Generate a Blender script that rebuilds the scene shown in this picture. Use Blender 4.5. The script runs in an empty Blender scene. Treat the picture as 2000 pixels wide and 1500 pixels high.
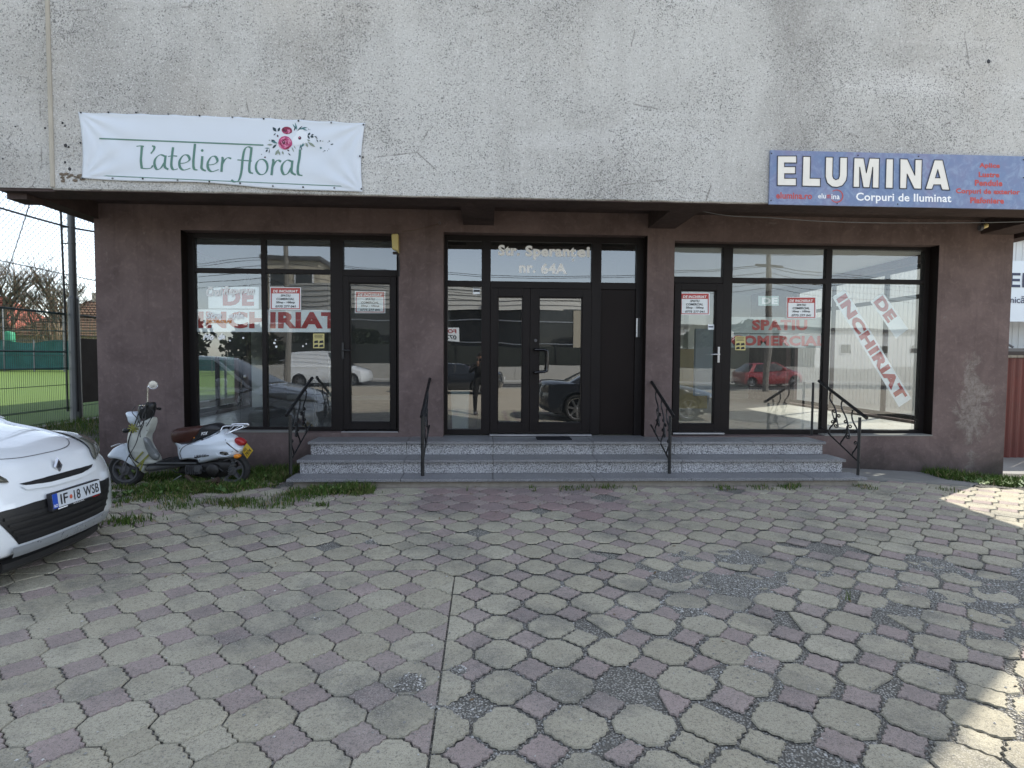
import bpy, bmesh, math, random
from mathutils import Vector, Matrix, noise
from mathutils.geometry import tessellate_polygon
R = math.radians
random.seed(7)
SC = bpy.context.scene
COL = SC.collection

# ---------------------------------------------------------------- camera
CAMP = Vector((0, -7.4, 1.55))
F_PX, CXP, CYP = 1110.0, 1000.0, 750.0
YAW, PITCH, ROLL = R(2.7), R(2.6), R(0.4)
fw = Vector((math.sin(YAW)*math.cos(PITCH), math.cos(YAW)*math.cos(PITCH), -math.sin(PITCH)))
rt = fw.cross(Vector((0, 0, 1))).normalized(); up = rt.cross(fw)
RT = rt*math.cos(ROLL)+up*math.sin(ROLL); UP = up*math.cos(ROLL)-rt*math.sin(ROLL)
cam_data = bpy.data.cameras.new('camera'); cam = bpy.data.objects.new('camera', cam_data); COL.objects.link(cam)
cam_data.sensor_fit = 'HORIZONTAL'; cam_data.sensor_width = 36.0; cam_data.lens = F_PX/2000*36
cam_data.clip_start = 0.02; cam_data.clip_end = 1500
m3 = Matrix((RT, UP, -fw)).transposed()
cam.matrix_world = Matrix.Translation(CAMP) @ m3.to_4x4()
SC.camera = cam

# ---------------------------------------------------------------- sky, sun, exposure
SUN_AZ, SUN_EL = math.atan2(1.404, 1.0), R(44.5)
W = bpy.data.worlds.new('World'); SC.world = W; W.use_nodes = True
nt = W.node_tree; nt.nodes.clear()
sky = nt.nodes.new('ShaderNodeTexSky'); sky.sky_type = 'NISHITA'; sky.sun_disc = False
sky.sun_elevation = SUN_EL; sky.sun_rotation = SUN_AZ; sky.air_density = 1.0; sky.dust_density = .5; sky.ozone_density = 1.0
bg = nt.nodes.new('ShaderNodeBackground'); bg.inputs[1].default_value = 0.13
out = nt.nodes.new('ShaderNodeOutputWorld')
hs = nt.nodes.new('ShaderNodeHueSaturation'); hs.inputs['Saturation'].default_value = .55
nt.links.new(sky.outputs[0], hs.inputs['Color']); nt.links.new(hs.outputs[0], bg.inputs[0]); nt.links.new(bg.outputs[0], out.inputs[0])
sl = bpy.data.lights.new('sun', 'SUN'); sl.energy = 3.0; sl.angle = R(0.5); sl.color = (1.0, .94, .84)
sun = bpy.data.objects.new('sun', sl); COL.objects.link(sun)
sd = Vector((math.sin(SUN_AZ)*math.cos(SUN_EL), math.cos(SUN_AZ)*math.cos(SUN_EL), math.sin(SUN_EL)))
sun.rotation_euler = sd.to_track_quat('Z', 'Y').to_euler(); sun.location = (20, 15, 25)
vs = SC.view_settings; vs.view_transform = 'Standard'; vs.look = 'None'; vs.gamma = 1; vs.use_curve_mapping = False
vs.exposure = 1.6
SC.cycles.max_bounces = 10; SC.cycles.transparent_max_bounces = 24; SC.cycles.caustics_reflective = False
SC.cycles.use_denoising = True

# ---------------------------------------------------------------- measuring helpers (photo pixel -> point on a world plane)
def ray(px, py): return (px-CXP)/F_PX*RT-(py-CYP)/F_PX*UP+fw
def onY(px, py, y=0.0):
    v = ray(px, py); return CAMP+v*((y-CAMP.y)/v.y)
def onZ(px, py, z=0.0):
    v = ray(px, py); return CAMP+v*((z-CAMP.z)/v.z)
def onX(px, py, x=0.0):
    v = ray(px, py); return CAMP+v*((x-CAMP.x)/v.x)
def proj(p):
    d = Vector(p)-CAMP; z = d.dot(fw)
    if z < .05: return (-9999, -9999, z)
    return (CXP+F_PX*d.dot(RT)/z, CYP-F_PX*d.dot(UP)/z, z)
def smooth(a, b, x):
    t = max(0, min(1, (x-a)/(b-a))); return t*t*(3-2*t)
def zg(x, y):      # the yard rises a little towards the steps
    return .085*smooth(-4.2, -1.0, y)*(1-smooth(4.3, 6.8, x)) - .07*smooth(6.0, 7.6, x)

# ---------------------------------------------------------------- object helpers
def tag(o, label=None, cat=None, group=None, kind=None):
    if label: o['label'] = label
    if cat: o['category'] = cat
    if group: o['group'] = group
    if kind: o['kind'] = kind
    return o
ORG = {}
def thing(name, label, cat, loc=(0, 0, 0), rz=0, group=None):
    o = bpy.data.objects.new(name, None); COL.objects.link(o); o.empty_display_size = .1
    o.location = loc; o.rotation_euler = (0, 0, rz); ORG[o.name] = Vector(loc)
    return tag(o, label, cat, group)
class MB:
    def __init__(s): s.v = []; s.f = []; s.m = []; s.mi = 0; s.sm = []
    def add(s, vs_, fs, smooth_=False):
        n = len(s.v); s.v += [tuple(v) for v in vs_]
        for f in fs: s.f.append(tuple(i+n for i in f)); s.m.append(s.mi); s.sm.append(smooth_)
        return s
    def mat(s, i): s.mi = i; return s
    def box(s, x0, x1, y0, y1, z0, z1):
        v = [(x, y, z) for x in (x0, x1) for y in (y0, y1) for z in (z0, z1)]
        return s.add(v, [(0, 1, 3, 2), (4, 6, 7, 5), (0, 4, 5, 1), (2, 3, 7, 6), (0, 2, 6, 4), (1, 5, 7, 3)])
    def grid(s, fn, nu, nv, smooth_=True, closeu=False):
        v = [fn(i/nu, j/nv) for i in range(nu+1) for j in range(nv+1)]
        f = [(i*(nv+1)+j, (i+1)*(nv+1)+j, (i+1)*(nv+1)+j+1, i*(nv+1)+j+1) for i in range(nu) for j in range(nv)]
        return s.add(v, f, smooth_)
    def tube(s, pts, r, n=6, caps=True, r2=None):
        pts = [Vector(p) for p in pts]; k = len(pts); rings = []
        ref = None
        for i, p in enumerate(pts):
            d = (pts[min(i+1, k-1)]-pts[max(i-1, 0)])
            if d.length < 1e-9: d = Vector((0, 0, 1))
            d.normalize()
            if ref is None: ref = d.orthogonal().normalized()
            a = (ref-d*ref.dot(d)); a = a.normalized() if a.length > 1e-6 else d.orthogonal().normalized()
            ref = a; b = d.cross(a)
            rr = r if not callable(r) else r(i/(k-1))
            if r2 is not None: rr = r+(r2-r)*i/(k-1)
            rings.append([p+(a*math.cos(t)+b*math.sin(t))*rr for t in [2*math.pi*(j+.5)/n for j in range(n)]])
        v = [q for rg in rings for q in rg]
        f = [(i*n+j, i*n+(j+1) % n, (i+1)*n+(j+1) % n, (i+1)*n+j) for i in range(k-1) for j in range(n)]
        if caps: f += [tuple(range(n-1, -1, -1)), tuple((k-1)*n+j for j in range(n))]
        return s.add(v, f, n > 4)
    def lathe(s, prof, c=(0, 0, 0), axis='Z', n=24):
        v = []; c = Vector(c)
        for (r, h) in prof:
            for j in range(n):
                t = 2*math.pi*j/n; a, b = r*math.cos(t), r*math.sin(t)
                v.append(c+Vector({'Z': (a, b, h), 'Y': (a, h, b), 'X': (h, a, b)}[axis]))
        k = len(prof)
        return s.add(v, [(i*n+j, i*n+(j+1) % n, (i+1)*n+(j+1) % n, (i+1)*n+j) for i in range(k-1) for j in range(n)], True)
    def ball(s, c, rx, ry=None, rz=None, n=12):
        ry = ry or rx; rz = rz or rx; c = Vector(c)
        return s.grid(lambda u, w: c+Vector((rx*math.cos(2*math.pi*u)*math.sin(math.pi*w), ry*math.sin(2*math.pi*u)*math.sin(math.pi*w), rz*math.cos(math.pi*w))), n, n//2)
    def prism(s, poly, fa, fb):     # poly 2D, fa/fb map a 2D point to 3D
        n = len(poly)
        va = [fa(*p) for p in poly]; vb = [fb(*p) for p in poly]
        tr = tessellate_polygon([[Vector((p[0], p[1], 0)) for p in poly]])
        return s.add(va+vb, [tuple(t) for t in tr]+[tuple(i+n for i in reversed(t)) for t in tr]+[(i, (i+1) % n, (i+1) % n+n, i+n) for i in range(n)])
    def flat(s, poly, fa):
        tr = tessellate_polygon([[Vector((p[0], p[1], 0)) for p in poly]])
        return s.add([fa(*p) for p in poly], [tuple(t) for t in tr])
    def pillow(s, poly, hw, y0, fmap, rings=5, power=.5, flat_in=.55):   # rounded body from a side outline
        cx = sum(p[0] for p in poly)/len(poly); cy = sum(p[1] for p in poly)/len(poly); n = len(poly)
        v = []
        lv = [-1+2*i/(2*rings) for i in range(2*rings+1)]
        for t in lv:
            k = 1-(1-flat_in)*(abs(t)**2.4) if abs(t) < 1 else flat_in
            for (a, b) in poly: v.append(fmap(cx+(a-cx)*k, cy+(b-cy)*k, y0+hw*(1 if t > 0 else -1)*abs(t)**.8))
        m = len(lv)
        f = [(i*n+j, i*n+(j+1) % n, (i+1)*n+(j+1) % n, (i+1)*n+j) for i in range(m-1) for j in range(n)]
        tr = tessellate_polygon([[Vector((p[0], p[1], 0)) for p in poly]])
        f += [tuple(t) for t in tr]+[tuple(i+(m-1)*n for i in reversed(t)) for t in tr]
        return s.add(v, f, True)
    def build(s, name, mats, parent=None, kind=None, bevel=0, angle=40, local=False, origin=None):
        org = Vector((0, 0, 0))
        if parent is not None and not local: org = ORG[parent.name]
        if origin is not None: org = Vector(origin)
        me = bpy.data.meshes.new(name)
        me.from_pydata([(v[0]-org.x, v[1]-org.y, v[2]-org.z) for v in s.v], [], s.f)
        if not isinstance(mats, (list, tuple)): mats = [mats]
        for m in mats: me.materials.append(m)
        me.polygons.foreach_set('material_index', s.m)
        me.polygons.foreach_set('use_smooth', s.sm)
        me.validate(); me.update()
        bm = bmesh.new(); bm.from_mesh(me); bmesh.ops.recalc_face_normals(bm, faces=bm.faces); bm.to_mesh(me); bm.free()
        if any(s.sm): me.set_sharp_from_angle(angle=R(angle))
        o = bpy.data.objects.new(name, me); COL.objects.link(o)
        if parent is not None: o.parent = parent
        elif origin is not None: o.location = org
        ORG[o.name] = org
        if kind: o['kind'] = kind
        if bevel:
            b = o.modifiers.new('bevel', 'BEVEL'); b.width = bevel; b.segments = 2; b.limit_method = 'ANGLE'; b.angle_limit = R(35)
        return o
def box(name, x0, x1, y0, y1, z0, z1, mat, parent=None, bevel=0, local=False, kind=None):
    return MB().box(x0, x1, y0, y1, z0, z1).build(name, mat, parent, bevel=bevel, local=local, kind=kind)
def catmull(pts, n=8, closed=False):
    pts = [Vector(p) for p in pts]; k = len(pts); o = []
    rng = range(k) if closed else range(k-1)
    for i in rng:
        if closed: a, b, c, d = pts[i-1], pts[i], pts[(i+1) % k], pts[(i+2) % k]
        else: a, b, c, d = pts[max(i-1, 0)], pts[i], pts[i+1], pts[min(i+2, k-1)]
        for j in range(n):
            t = j/n
            o.append(.5*((2*b)+(c-a)*t+(2*a-5*b+4*c-d)*t*t+(3*b-a-3*c+d)*t**3))
    if not closed: o.append(pts[-1])
    return o
_tc = {}
def text_shape(s, bold=0.0, shear=0.0):
    k = (s, bold, shear)
    if k in _tc: return _tc[k]
    c = bpy.data.curves.new('lettering', 'FONT'); c.body = s; c.offset = bold; c.shear = shear; c.resolution_u = 3
    c.space_character = 1.0+bold*1.5
    o = bpy.data.objects.new('lettering', c); COL.objects.link(o)
    dg = bpy.context.evaluated_depsgraph_get()
    me = bpy.data.meshes.new_from_object(o.evaluated_get(dg))
    v = [(a.co.x, a.co.y) for a in me.vertices]; f = [tuple(p.vertices) for p in me.polygons]
    bpy.data.objects.remove(o); bpy.data.curves.remove(c); bpy.data.meshes.remove(me)
    x0 = min(a[0] for a in v); x1 = max(a[0] for a in v); y0 = min(a[1] for a in v); y1 = max(a[1] for a in v)
    _tc[k] = ([((a[0]-x0)/(x1-x0), (a[1]-y0)/(y1-y0)) for a in v], f)
    return _tc[k]
def add_text(mb, s, fn, bold=0.0, shear=0.0):    # fn maps the unit square to 3D
    v, f = text_shape(s, bold, shear); mb.add([fn(a, b) for a, b in v], f); return mb
def quadmap(px0, py0, px1, py1, y, slope=.006):  # photo box on the plane Y=y
    a = onY(px0, py1, y); b = onY(px1, py1+slope*(px1-px0), y); c = onY(px0, py0, y)
    return lambda u, v: a+(b-a)*u+(c-a)*v
def cpy(root, loc, rz=None, label=None, group=None):
    r = root.copy(); COL.objects.link(r); r.location = loc
    if rz is not None: r.rotation_euler = (0, 0, rz)
    if label: r['label'] = label
    if group: r['group'] = group
    ORG[r.name] = Vector(loc)
    for ch in list(root.children):
        c = ch.copy(); COL.objects.link(c); c.parent = r
        for g in list(ch.children):
            d = g.copy(); COL.objects.link(d); d.parent = c
    return r

# ---------------------------------------------------------------- materials
class NT:
    def __init__(s, name):
        s.m = bpy.data.materials.new(name); s.m.use_nodes = True; s.t = s.m.node_tree; s.t.nodes.clear()
        s.out = s.n('OutputMaterial'); s.tc = s.n('TexCoord'); s.b = s.n('BsdfPrincipled'); s.l(s.b, 0, s.out, 0)
        if any(w in name for w in ('paver', 'gravel', 'earth', 'turf', 'render', 'stucco', 'soffit', 'grass', 'concrete', 'asphalt', 'grit', 'bark', 'footing', 'frame', 'panel', 'door', 'straw', 'roof', 'tarpaulin', 'twigs')): s.b.inputs['Specular IOR Level'].default_value = .12
    def n(s, t, **k):
        x = s.t.nodes.new('ShaderNode'+t)
        for a, b in k.items(): setattr(x, a, b)
        return x
    def l(s, a, i, b, j): s.t.links.new(a.outputs[i], b.inputs[j])
    def vec(s, kind='Object', scale=(1, 1, 1), loc=(0, 0, 0)):
        mp = s.n('Mapping'); mp.inputs['Scale'].default_value = scale; mp.inputs['Location'].default_value = loc
        if kind == 'World': g = s.n('NewGeometry'); s.l(g, 'Position', mp, 0)
        else: s.l(s.tc, kind, mp, 0)
        return mp
    def noise(s, scale, detail=4, rough=.55, vec=None, dist=0):
        x = s.n('TexNoise'); x.inputs['Scale'].default_value = scale; x.inputs['Detail'].default_value = detail
        x.inputs['Roughness'].default_value = rough; x.inputs['Distortion'].default_value = dist
        if vec: s.l(vec, 0, x, 'Vector')
        return x
    def vor(s, scale, vec=None, feature='F1'):
        x = s.n('TexVoronoi'); x.inputs['Scale'].default_value = scale; x.feature = feature
        if vec: s.l(vec, 0, x, 'Vector')
        return x
    def ramp(s, src, stops, i=0):
        r = s.n('ValToRGB'); e = r.color_ramp.elements
        while len(e) < len(stops): e.new(.5)
        for k, (p, c) in enumerate(stops):
            e[k].position = p; e[k].color = (c, c, c, 1) if isinstance(c, (int, float)) else (*c, 1)
        s.l(src, i, r, 0); return r
    def mix(s, a, b, fac, mode='MIX'):
        x = s.n('Mix', data_type='RGBA', blend_type=mode)
        for sock, val in ((6, a), (7, b)):
            if isinstance(val, tuple): x.inputs[sock].default_value = (*val, 1)
            else: s.t.links.new(val, x.inputs[sock])
        if isinstance(fac, (int, float)): x.inputs[0].default_value = fac
        else: s.t.links.new(fac, x.inputs[0])
        return x.outputs[2]
    def math(s, op, a, b=0.0, c=None):
        x = s.n('Math', operation=op)
        for i, v in enumerate((a, b)):
            if isinstance(v, (int, float)): x.inputs[i].default_value = v
            else: s.t.links.new(v, x.inputs[i])
        return x.outputs[0]
    def base(s, c):
        if isinstance(c, tuple): s.b.inputs['Base Color'].default_value = (*c, 1)
        else: s.t.links.new(c, s.b.inputs['Base Color'])
    def bump(s, h, strength=.5, dist=.01, prev=None):
        x = s.n('Bump'); x.inputs['Strength'].default_value = strength; x.inputs['Distance'].default_value = dist
        s.t.links.new(h, x.inputs['Height'])
        if prev: s.l(prev, 0, x, 'Normal')
        s.l(x, 0, s.b, 'Normal'); return x
    def set(s, **k):
        for a, b in k.items(): s.b.inputs[a.replace('_', ' ')].default_value = b
        return s

def simple(name, col, rough=.6, metal=0.0, var=.12, scale=6.0, bump=.0, bscale=60.0, coat=0.0, kind='Object'):
    t = NT(name); v = t.vec(kind)
    n = t.noise(scale, 5, .6, v); d = tuple(c*(1-var) for c in col); e = tuple(min(1, c*(1+var)) for c in col)
    t.base(t.mix(d, e, n.outputs[0])); t.set(Roughness=rough, Metallic=metal)
    rr = t.ramp(n, [(.3, max(0, rough-.08)), (.7, min(1, rough+.08))]); t.l(rr, 0, t.b, 'Roughness')
    if coat: t.b.inputs['Coat Weight'].default_value = coat; t.b.inputs['Coat Roughness'].default_value = .05
    if bump:
        b = t.noise(bscale, 3, .6, v); t.bump(b.outputs[0], bump, .004)
    return t.m

def m_roughcast():
    t = NT('pale roughcast render'); v = t.vec('World')
    big = t.noise(.55, 6, .62, t.vec('World', (1, 1, .55)), .4)
    streak = t.noise(1.0, 5, .6, t.vec('World', (3.2, 3.2, .22)))
    band = t.noise(1.0, 4, .6, t.vec('World', (.35, .35, 2.2)))
    base = t.mix((.54, .535, .51), (.34, .332, .312), t.ramp(big, [(.42, 0.), (.66, 1.)]).outputs[0])
    base = t.mix(base, (.38, .37, .35), t.math('MULTIPLY', t.ramp(streak, [(.48, 0.), (.74, 1.)]).outputs[0], .4))
    base = t.mix(base, (.80, .80, .79), t.math('MULTIPLY', t.ramp(band, [(.52, 0.), (.72, 1.)]).outputs[0], .45))
    # grime under the top, brown tinge
    br = t.noise(.35, 3, .6, v); base = t.mix(base, (.46, .41, .34), t.math('MULTIPLY', t.ramp(br, [(.5, 0.), (.75, 1.)]).outputs[0], .4))
    sp = t.noise(62, 2, .7, v); sp2 = t.noise(24, 3, .7, v); md = t.noise(1.1, 5, .65, t.vec('World', (1, 1, .8), (2, 7, 3)), .5)
    spm = t.math('ADD', sp.outputs[0], t.math('MULTIPLY', t.math('SUBTRACT', md.outputs[0], .5), .34))
    spr = t.n('MapRange'); t.t.links.new(spm, spr.inputs[0]); spr.inputs[1].default_value = .535; spr.inputs[2].default_value = .64
    base = t.mix(base, (.13, .13, .125), t.math('MULTIPLY', spr.outputs[0], t.ramp(sp2, [(.3, .35), (.65, .95)]).outputs[0]))
    wh = t.noise(80, 2, .7, t.vec('World', (1, 1, 1), (5, 3, 1))); base = t.mix(base, (.85, .85, .84), t.math('MULTIPLY', t.ramp(wh, [(.56, 0.), (.68, 1.)]).outputs[0], .5))
    ck = t.vor(.55, t.vec('World', (1, 1, 1), (.3, 0, .2)), 'DISTANCE_TO_EDGE'); cn = t.noise(3, 4, .7, v); ckm = t.math('MULTIPLY', t.ramp(ck, [(.0, .8), (.005, 0.)]).outputs[0], t.ramp(cn, [(.5, 0.), (.6, 1.)]).outputs[0]); base = t.mix(base, (.14, .13, .12), ckm)
    hole = t.vor(1.4, v); base = t.mix(base, (.05, .045, .04), t.ramp(hole, [(.018, 1.), (.03, 0.)]).outputs[0])
    t.base(base); t.set(Roughness=.93)
    t.bump(t.math('ADD', sp.outputs[0], t.math('MULTIPLY', sp2.outputs[0], .6)), .8, .012)
    return t.m

def m_stucco(name='brown painted stucco', c1=(.172, .130, .124), c2=(.106, .080, .077), damage=True):
    t = NT(name); v = t.vec('World')
    n = t.noise(1.6, 6, .65, v, .6); f = t.noise(14, 4, .6, v, .3)
    base = t.mix(c1, c2, t.ramp(n, [(.35, 0.), (.68, 1.)]).outputs[0])
    base = t.mix(base, tuple(c*1.5 for c in c1), t.math('MULTIPLY', t.ramp(f, [(.52, 0.), (.76, 1.)]).outputs[0], .35))
    stq = t.noise(1.0, 5, .7, t.vec('World', (6, 6, .5), (4, 1, 2))); base = t.mix(base, tuple(c*.62 for c in c2), t.math('MULTIPLY', t.ramp(stq, [(.54, 0.), (.76, 1.)]).outputs[0], .45))
    h = f.outputs[0]
    if damage:
        # scuffed, lighter blotches of bare plaster (their own shape)
        g = t.n('NewGeometry'); sx = t.n('SeparateXYZ'); t.l(g, 'Position', sx, 0)
        d = t.noise(3.4, 8, .72, v, .9)
        # peeled area low on the right hand corner
        dx = t.math('ABSOLUTE', t.math('SUBTRACT', sx.outputs[0], 6.62)); dx = t.math('MULTIPLY', dx, 2.4)
        dz = t.math('ABSOLUTE', t.math('SUBTRACT', sx.outputs[2], .95)); dz = t.math('MULTIPLY', dz, .8)
        dist = t.math('ADD', dx, dz)
        e = t.math('SUBTRACT', t.math('MULTIPLY', t.math('SUBTRACT', d.outputs[0], .13), 2.6), dist)
        mr = t.n('MapRange'); t.t.links.new(e, mr.inputs[0]); mr.inputs[1].default_value = .25; mr.inputs[2].default_value = .55
        pc = t.noise(13, 6, .8, v, .4)
        peel = t.mix((.12, .098, .09), (.30, .27, .25), t.ramp(pc, [(.35, 0.), (.65, 1.)]).outputs[0])
        base = t.mix(base, peel, t.math('MULTIPLY', mr.outputs[0], .8))
        sc = t.noise(5.5, 8, .75, t.vec('World', (1, 1, .5), (3, 1, 9)), .8)
        base = t.mix(base, (.24, .22, .21), t.math('MULTIPLY', t.ramp(sc, [(.655, 0.), (.70, 1.)]).outputs[0], .55))
        # darker towards the foot, with an uneven edge
        lo = t.n('MapRange'); t.t.links.new(t.math('ADD', sx.outputs[2], t.math('MULTIPLY', n.outputs[0], -.5)), lo.inputs[0]); lo.inputs[1].default_value = .12; lo.inputs[2].default_value = -.25
        base = t.mix(base, (.04, .038, .034), t.math('MULTIPLY', lo.outputs[0], .7))
        h = t.math('SUBTRACT', h, t.math('MULTIPLY', mr.outputs[0], .35))
    t.base(base); t.set(Roughness=.86)
    fine = t.noise(90, 3, .6, v)
    t.bump(t.math('ADD', h, t.math('MULTIPLY', fine.outputs[0], .3)), .55, .012)
    return t.m

def m_paver(name, c1, c2, grit=.5):
    t = NT(name); v = t.vec('World')
    g = t.n('NewGeometry'); oi = t.n('ObjectInfo')
    rnd = t.math('FRACT', t.math('ADD', g.outputs['Random Per Island'], oi.outputs['Random']))
    base = t.mix(c1, c2, rnd)
    br = t.math('FRACT', t.math('MULTIPLY', rnd, 7.31))
    base = t.mix(base, tuple(c*.74 for c in c1), t.math('MULTIPLY', br, .6))
    n1 = t.noise(5, 6, .7, v, .3); base = t.mix(base, tuple(c*.6 for c in c2), t.math('MULTIPLY', t.ramp(n1, [(.42, 0.), (.7, 1.)]).outputs[0], .45))
    n2 = t.noise(210, 3, .7, v); base = t.mix(base, (.075, .075, .07), t.math('MULTIPLY', t.ramp(n2, [(.54, 0.), (.68, 1.)]).outputs[0], .75))
    n3 = t.noise(150, 3, .7, t.vec('World', (1, 1, 1), (4, 4, 4))); base = t.mix(base, (.52, .51, .49), t.math('MULTIPLY', t.ramp(n3, [(.58, 0.), (.70, 1.)]).outputs[0], .5))
    # worn areas where the aggregate is exposed and dirt has settled
    w = t.noise(1.3, 5, .72, t.vec('World', (1, 1, 1), (7, 2, 0)), .3); ag = t.vor(120, v)
    agc = t.mix((.42, .41, .39), (.10, .10, .095), t.ramp(ag, [(.12, 0.), (.5, 1.)]).outputs[0])
    base = t.mix(base, agc, t.math('MULTIPLY', t.ramp(w, [(.50, 0.), (.66, 1.)]).outputs[0], grit))
    n4 = t.noise(58, 4, .9, v); base = t.mix(base, (.13, .125, .11), t.math('MULTIPLY', t.ramp(n4, [(.52, 0.), (.63, 1.)]).outputs[0], .7))
    sp = t.vor(38, v); base = t.mix(base, (.04, .04, .035), t.ramp(sp, [(.06, .8), (.10, 0.)]).outputs[0])
    t.base(base); t.set(Roughness=.92)
    t.bump(t.math('ADD', n2.outputs[0], t.math('ADD', t.math('MULTIPLY', n1.outputs[0], 1.2), t.math('MULTIPLY', ag.outputs[0], .5))), .55, .005)
    return t.m

def m_gravel(name, k=1.0):
    t = NT(name); v = t.vec('World')
    a = t.vor(85, v); b = t.vor(48, v); n = t.noise(3, 5, .6, v)
    c = t.mix((.05*k, .048*k, .042*k), (.30*k, .29*k, .26*k), t.ramp(a, [(.1, 1.), (.55, 0.)]).outputs[0])
    c = t.mix(c, (.13*k, .125*k, .11*k), .22)
    c = t.mix(c, (.46, .45, .43), t.ramp(b, [(.0, .8), (.16, 0.)]).outputs[0])
    c = t.mix(c, (.07*k, .066*k, .058*k), t.math('MULTIPLY', t.ramp(n, [(.4, 0.), (.7, 1.)]).outputs[0], .55))
    t.base(c); t.set(Roughness=.95); t.bump(t.math('SUBTRACT', 1.0, a.outputs[0]), 1.0, .012)
    return t.m

def m_granite(name, k=1.0, contrast=1.0, scale=95):
    t = NT(name); v = t.vec('World')
    a = t.noise(scale, 3, .8, v); b = t.vor(scale*.8, v); n = t.noise(1.4, 4, .6, v)
    c = t.mix((.30*k, .30*k, .31*k), (.045, .045, .05), t.math('MULTIPLY', t.ramp(a, [(.46, 0.), (.56, 1.)]).outputs[0], contrast))
    c = t.mix(c, (.62*k, .62*k, .62*k), t.math('MULTIPLY', t.ramp(b, [(.15, 1.), (.32, 0.)]).outputs[0], contrast))
    c = t.mix(c, (.16, .155, .145), t.math('MULTIPLY', t.ramp(n, [(.45, 0.), (.75, 1.)]).outputs[0], .5))
    t.base(c); t.set(Roughness=.45); return t.m

def m_glass(name, refl=.30, tint=(.72, .80, .82), dust=.05):
    t = NT(name); t.t.nodes.remove(t.b)
    tr = t.n('BsdfTransparent'); tr.inputs[0].default_value = (*tint, 1)
    gl = t.n('BsdfGlossy'); gl.inputs['Color'].default_value = (.94, .97, 1, 1); gl.inputs['Roughness'].default_value = 0.0
    fr = t.n('Fresnel'); fr.inputs[0].default_value = 1.5
    f = t.math('MINIMUM', t.math('ADD', t.math('MULTIPLY', fr.outputs[0], .9), refl), 1.0)
    mx = t.n('MixShader'); t.t.links.new(f, mx.inputs[0]); t.l(tr, 0, mx, 1); t.l(gl, 0, mx, 2)
    df = t.n('BsdfDiffuse'); df.inputs[0].default_value = (.4, .4, .38, 1)      # a thin film of dust
    v = t.vec('World'); n = t.noise(1.2, 6, .7, v); m2 = t.n('MixShader')
    t.t.links.new(t.math('MULTIPLY', t.ramp(n, [(.35, .4), (.75, 1.)]).outputs[0], dust), m2.inputs[0]); t.l(mx, 0, m2, 1); t.l(df, 0, m2, 2)
    # the far face of the sheet lets light through unchanged
    g = t.n('NewGeometry'); t2 = t.n('BsdfTransparent'); m3_ = t.n('MixShader'); t.l(g, 'Backfacing', m3_, 0); t.l(m2, 0, m3_, 1); t.l(t2, 0, m3_, 2)
    t.l(m3_, 0, t.out, 0)
    w = t.noise(.8, 1, .5, t.vec('World')); b = t.n('Bump'); b.inputs['Strength'].default_value = 1; b.inputs['Distance'].default_value = .005
    t.l(w, 0, b, 'Height'); t.l(b, 0, gl, 'Normal')
    return t.m

def m_grass(name, c1, c2):
    t = NT(name); g = t.n('NewGeometry'); n = t.noise(2.0, 3, .6, t.vec('World'))
    c = t.mix(c1, c2, g.outputs['Random Per Island']); c = t.mix(c, (.16, .14, .06), t.math('MULTIPLY', t.ramp(n, [(.5, 0.), (.8, 1.)]).outputs[0], .5))
    t.base(c); t.set(Roughness=.7); t.b.inputs['Subsurface Weight'].default_value = 0.0
    return t.m

def m_paint(name, col, rough=.3, coat=.6, metal=0.0, dirt=.12):
    t = NT(name); v = t.vec('Object'); n = t.noise(2.5, 6, .7, v); f = t.noise(60, 2, .6, v)
    c = t.mix(col, tuple(x*.72 for x in col), t.math('MULTIPLY', t.ramp(n, [(.45, 0.), (.75, 1.)]).outputs[0], dirt*3))
    c = t.mix(c, tuple(x*.6 for x in col), t.math('MULTIPLY', t.ramp(f, [(.62, 0.), (.7, 1.)]).outputs[0], dirt))
    t.base(c); t.set(Roughness=rough, Metallic=metal); t.b.inputs['Coat Weight'].default_value = coat; t.b.inputs['Coat Roughness'].default_value = .04
    return t.m

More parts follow.
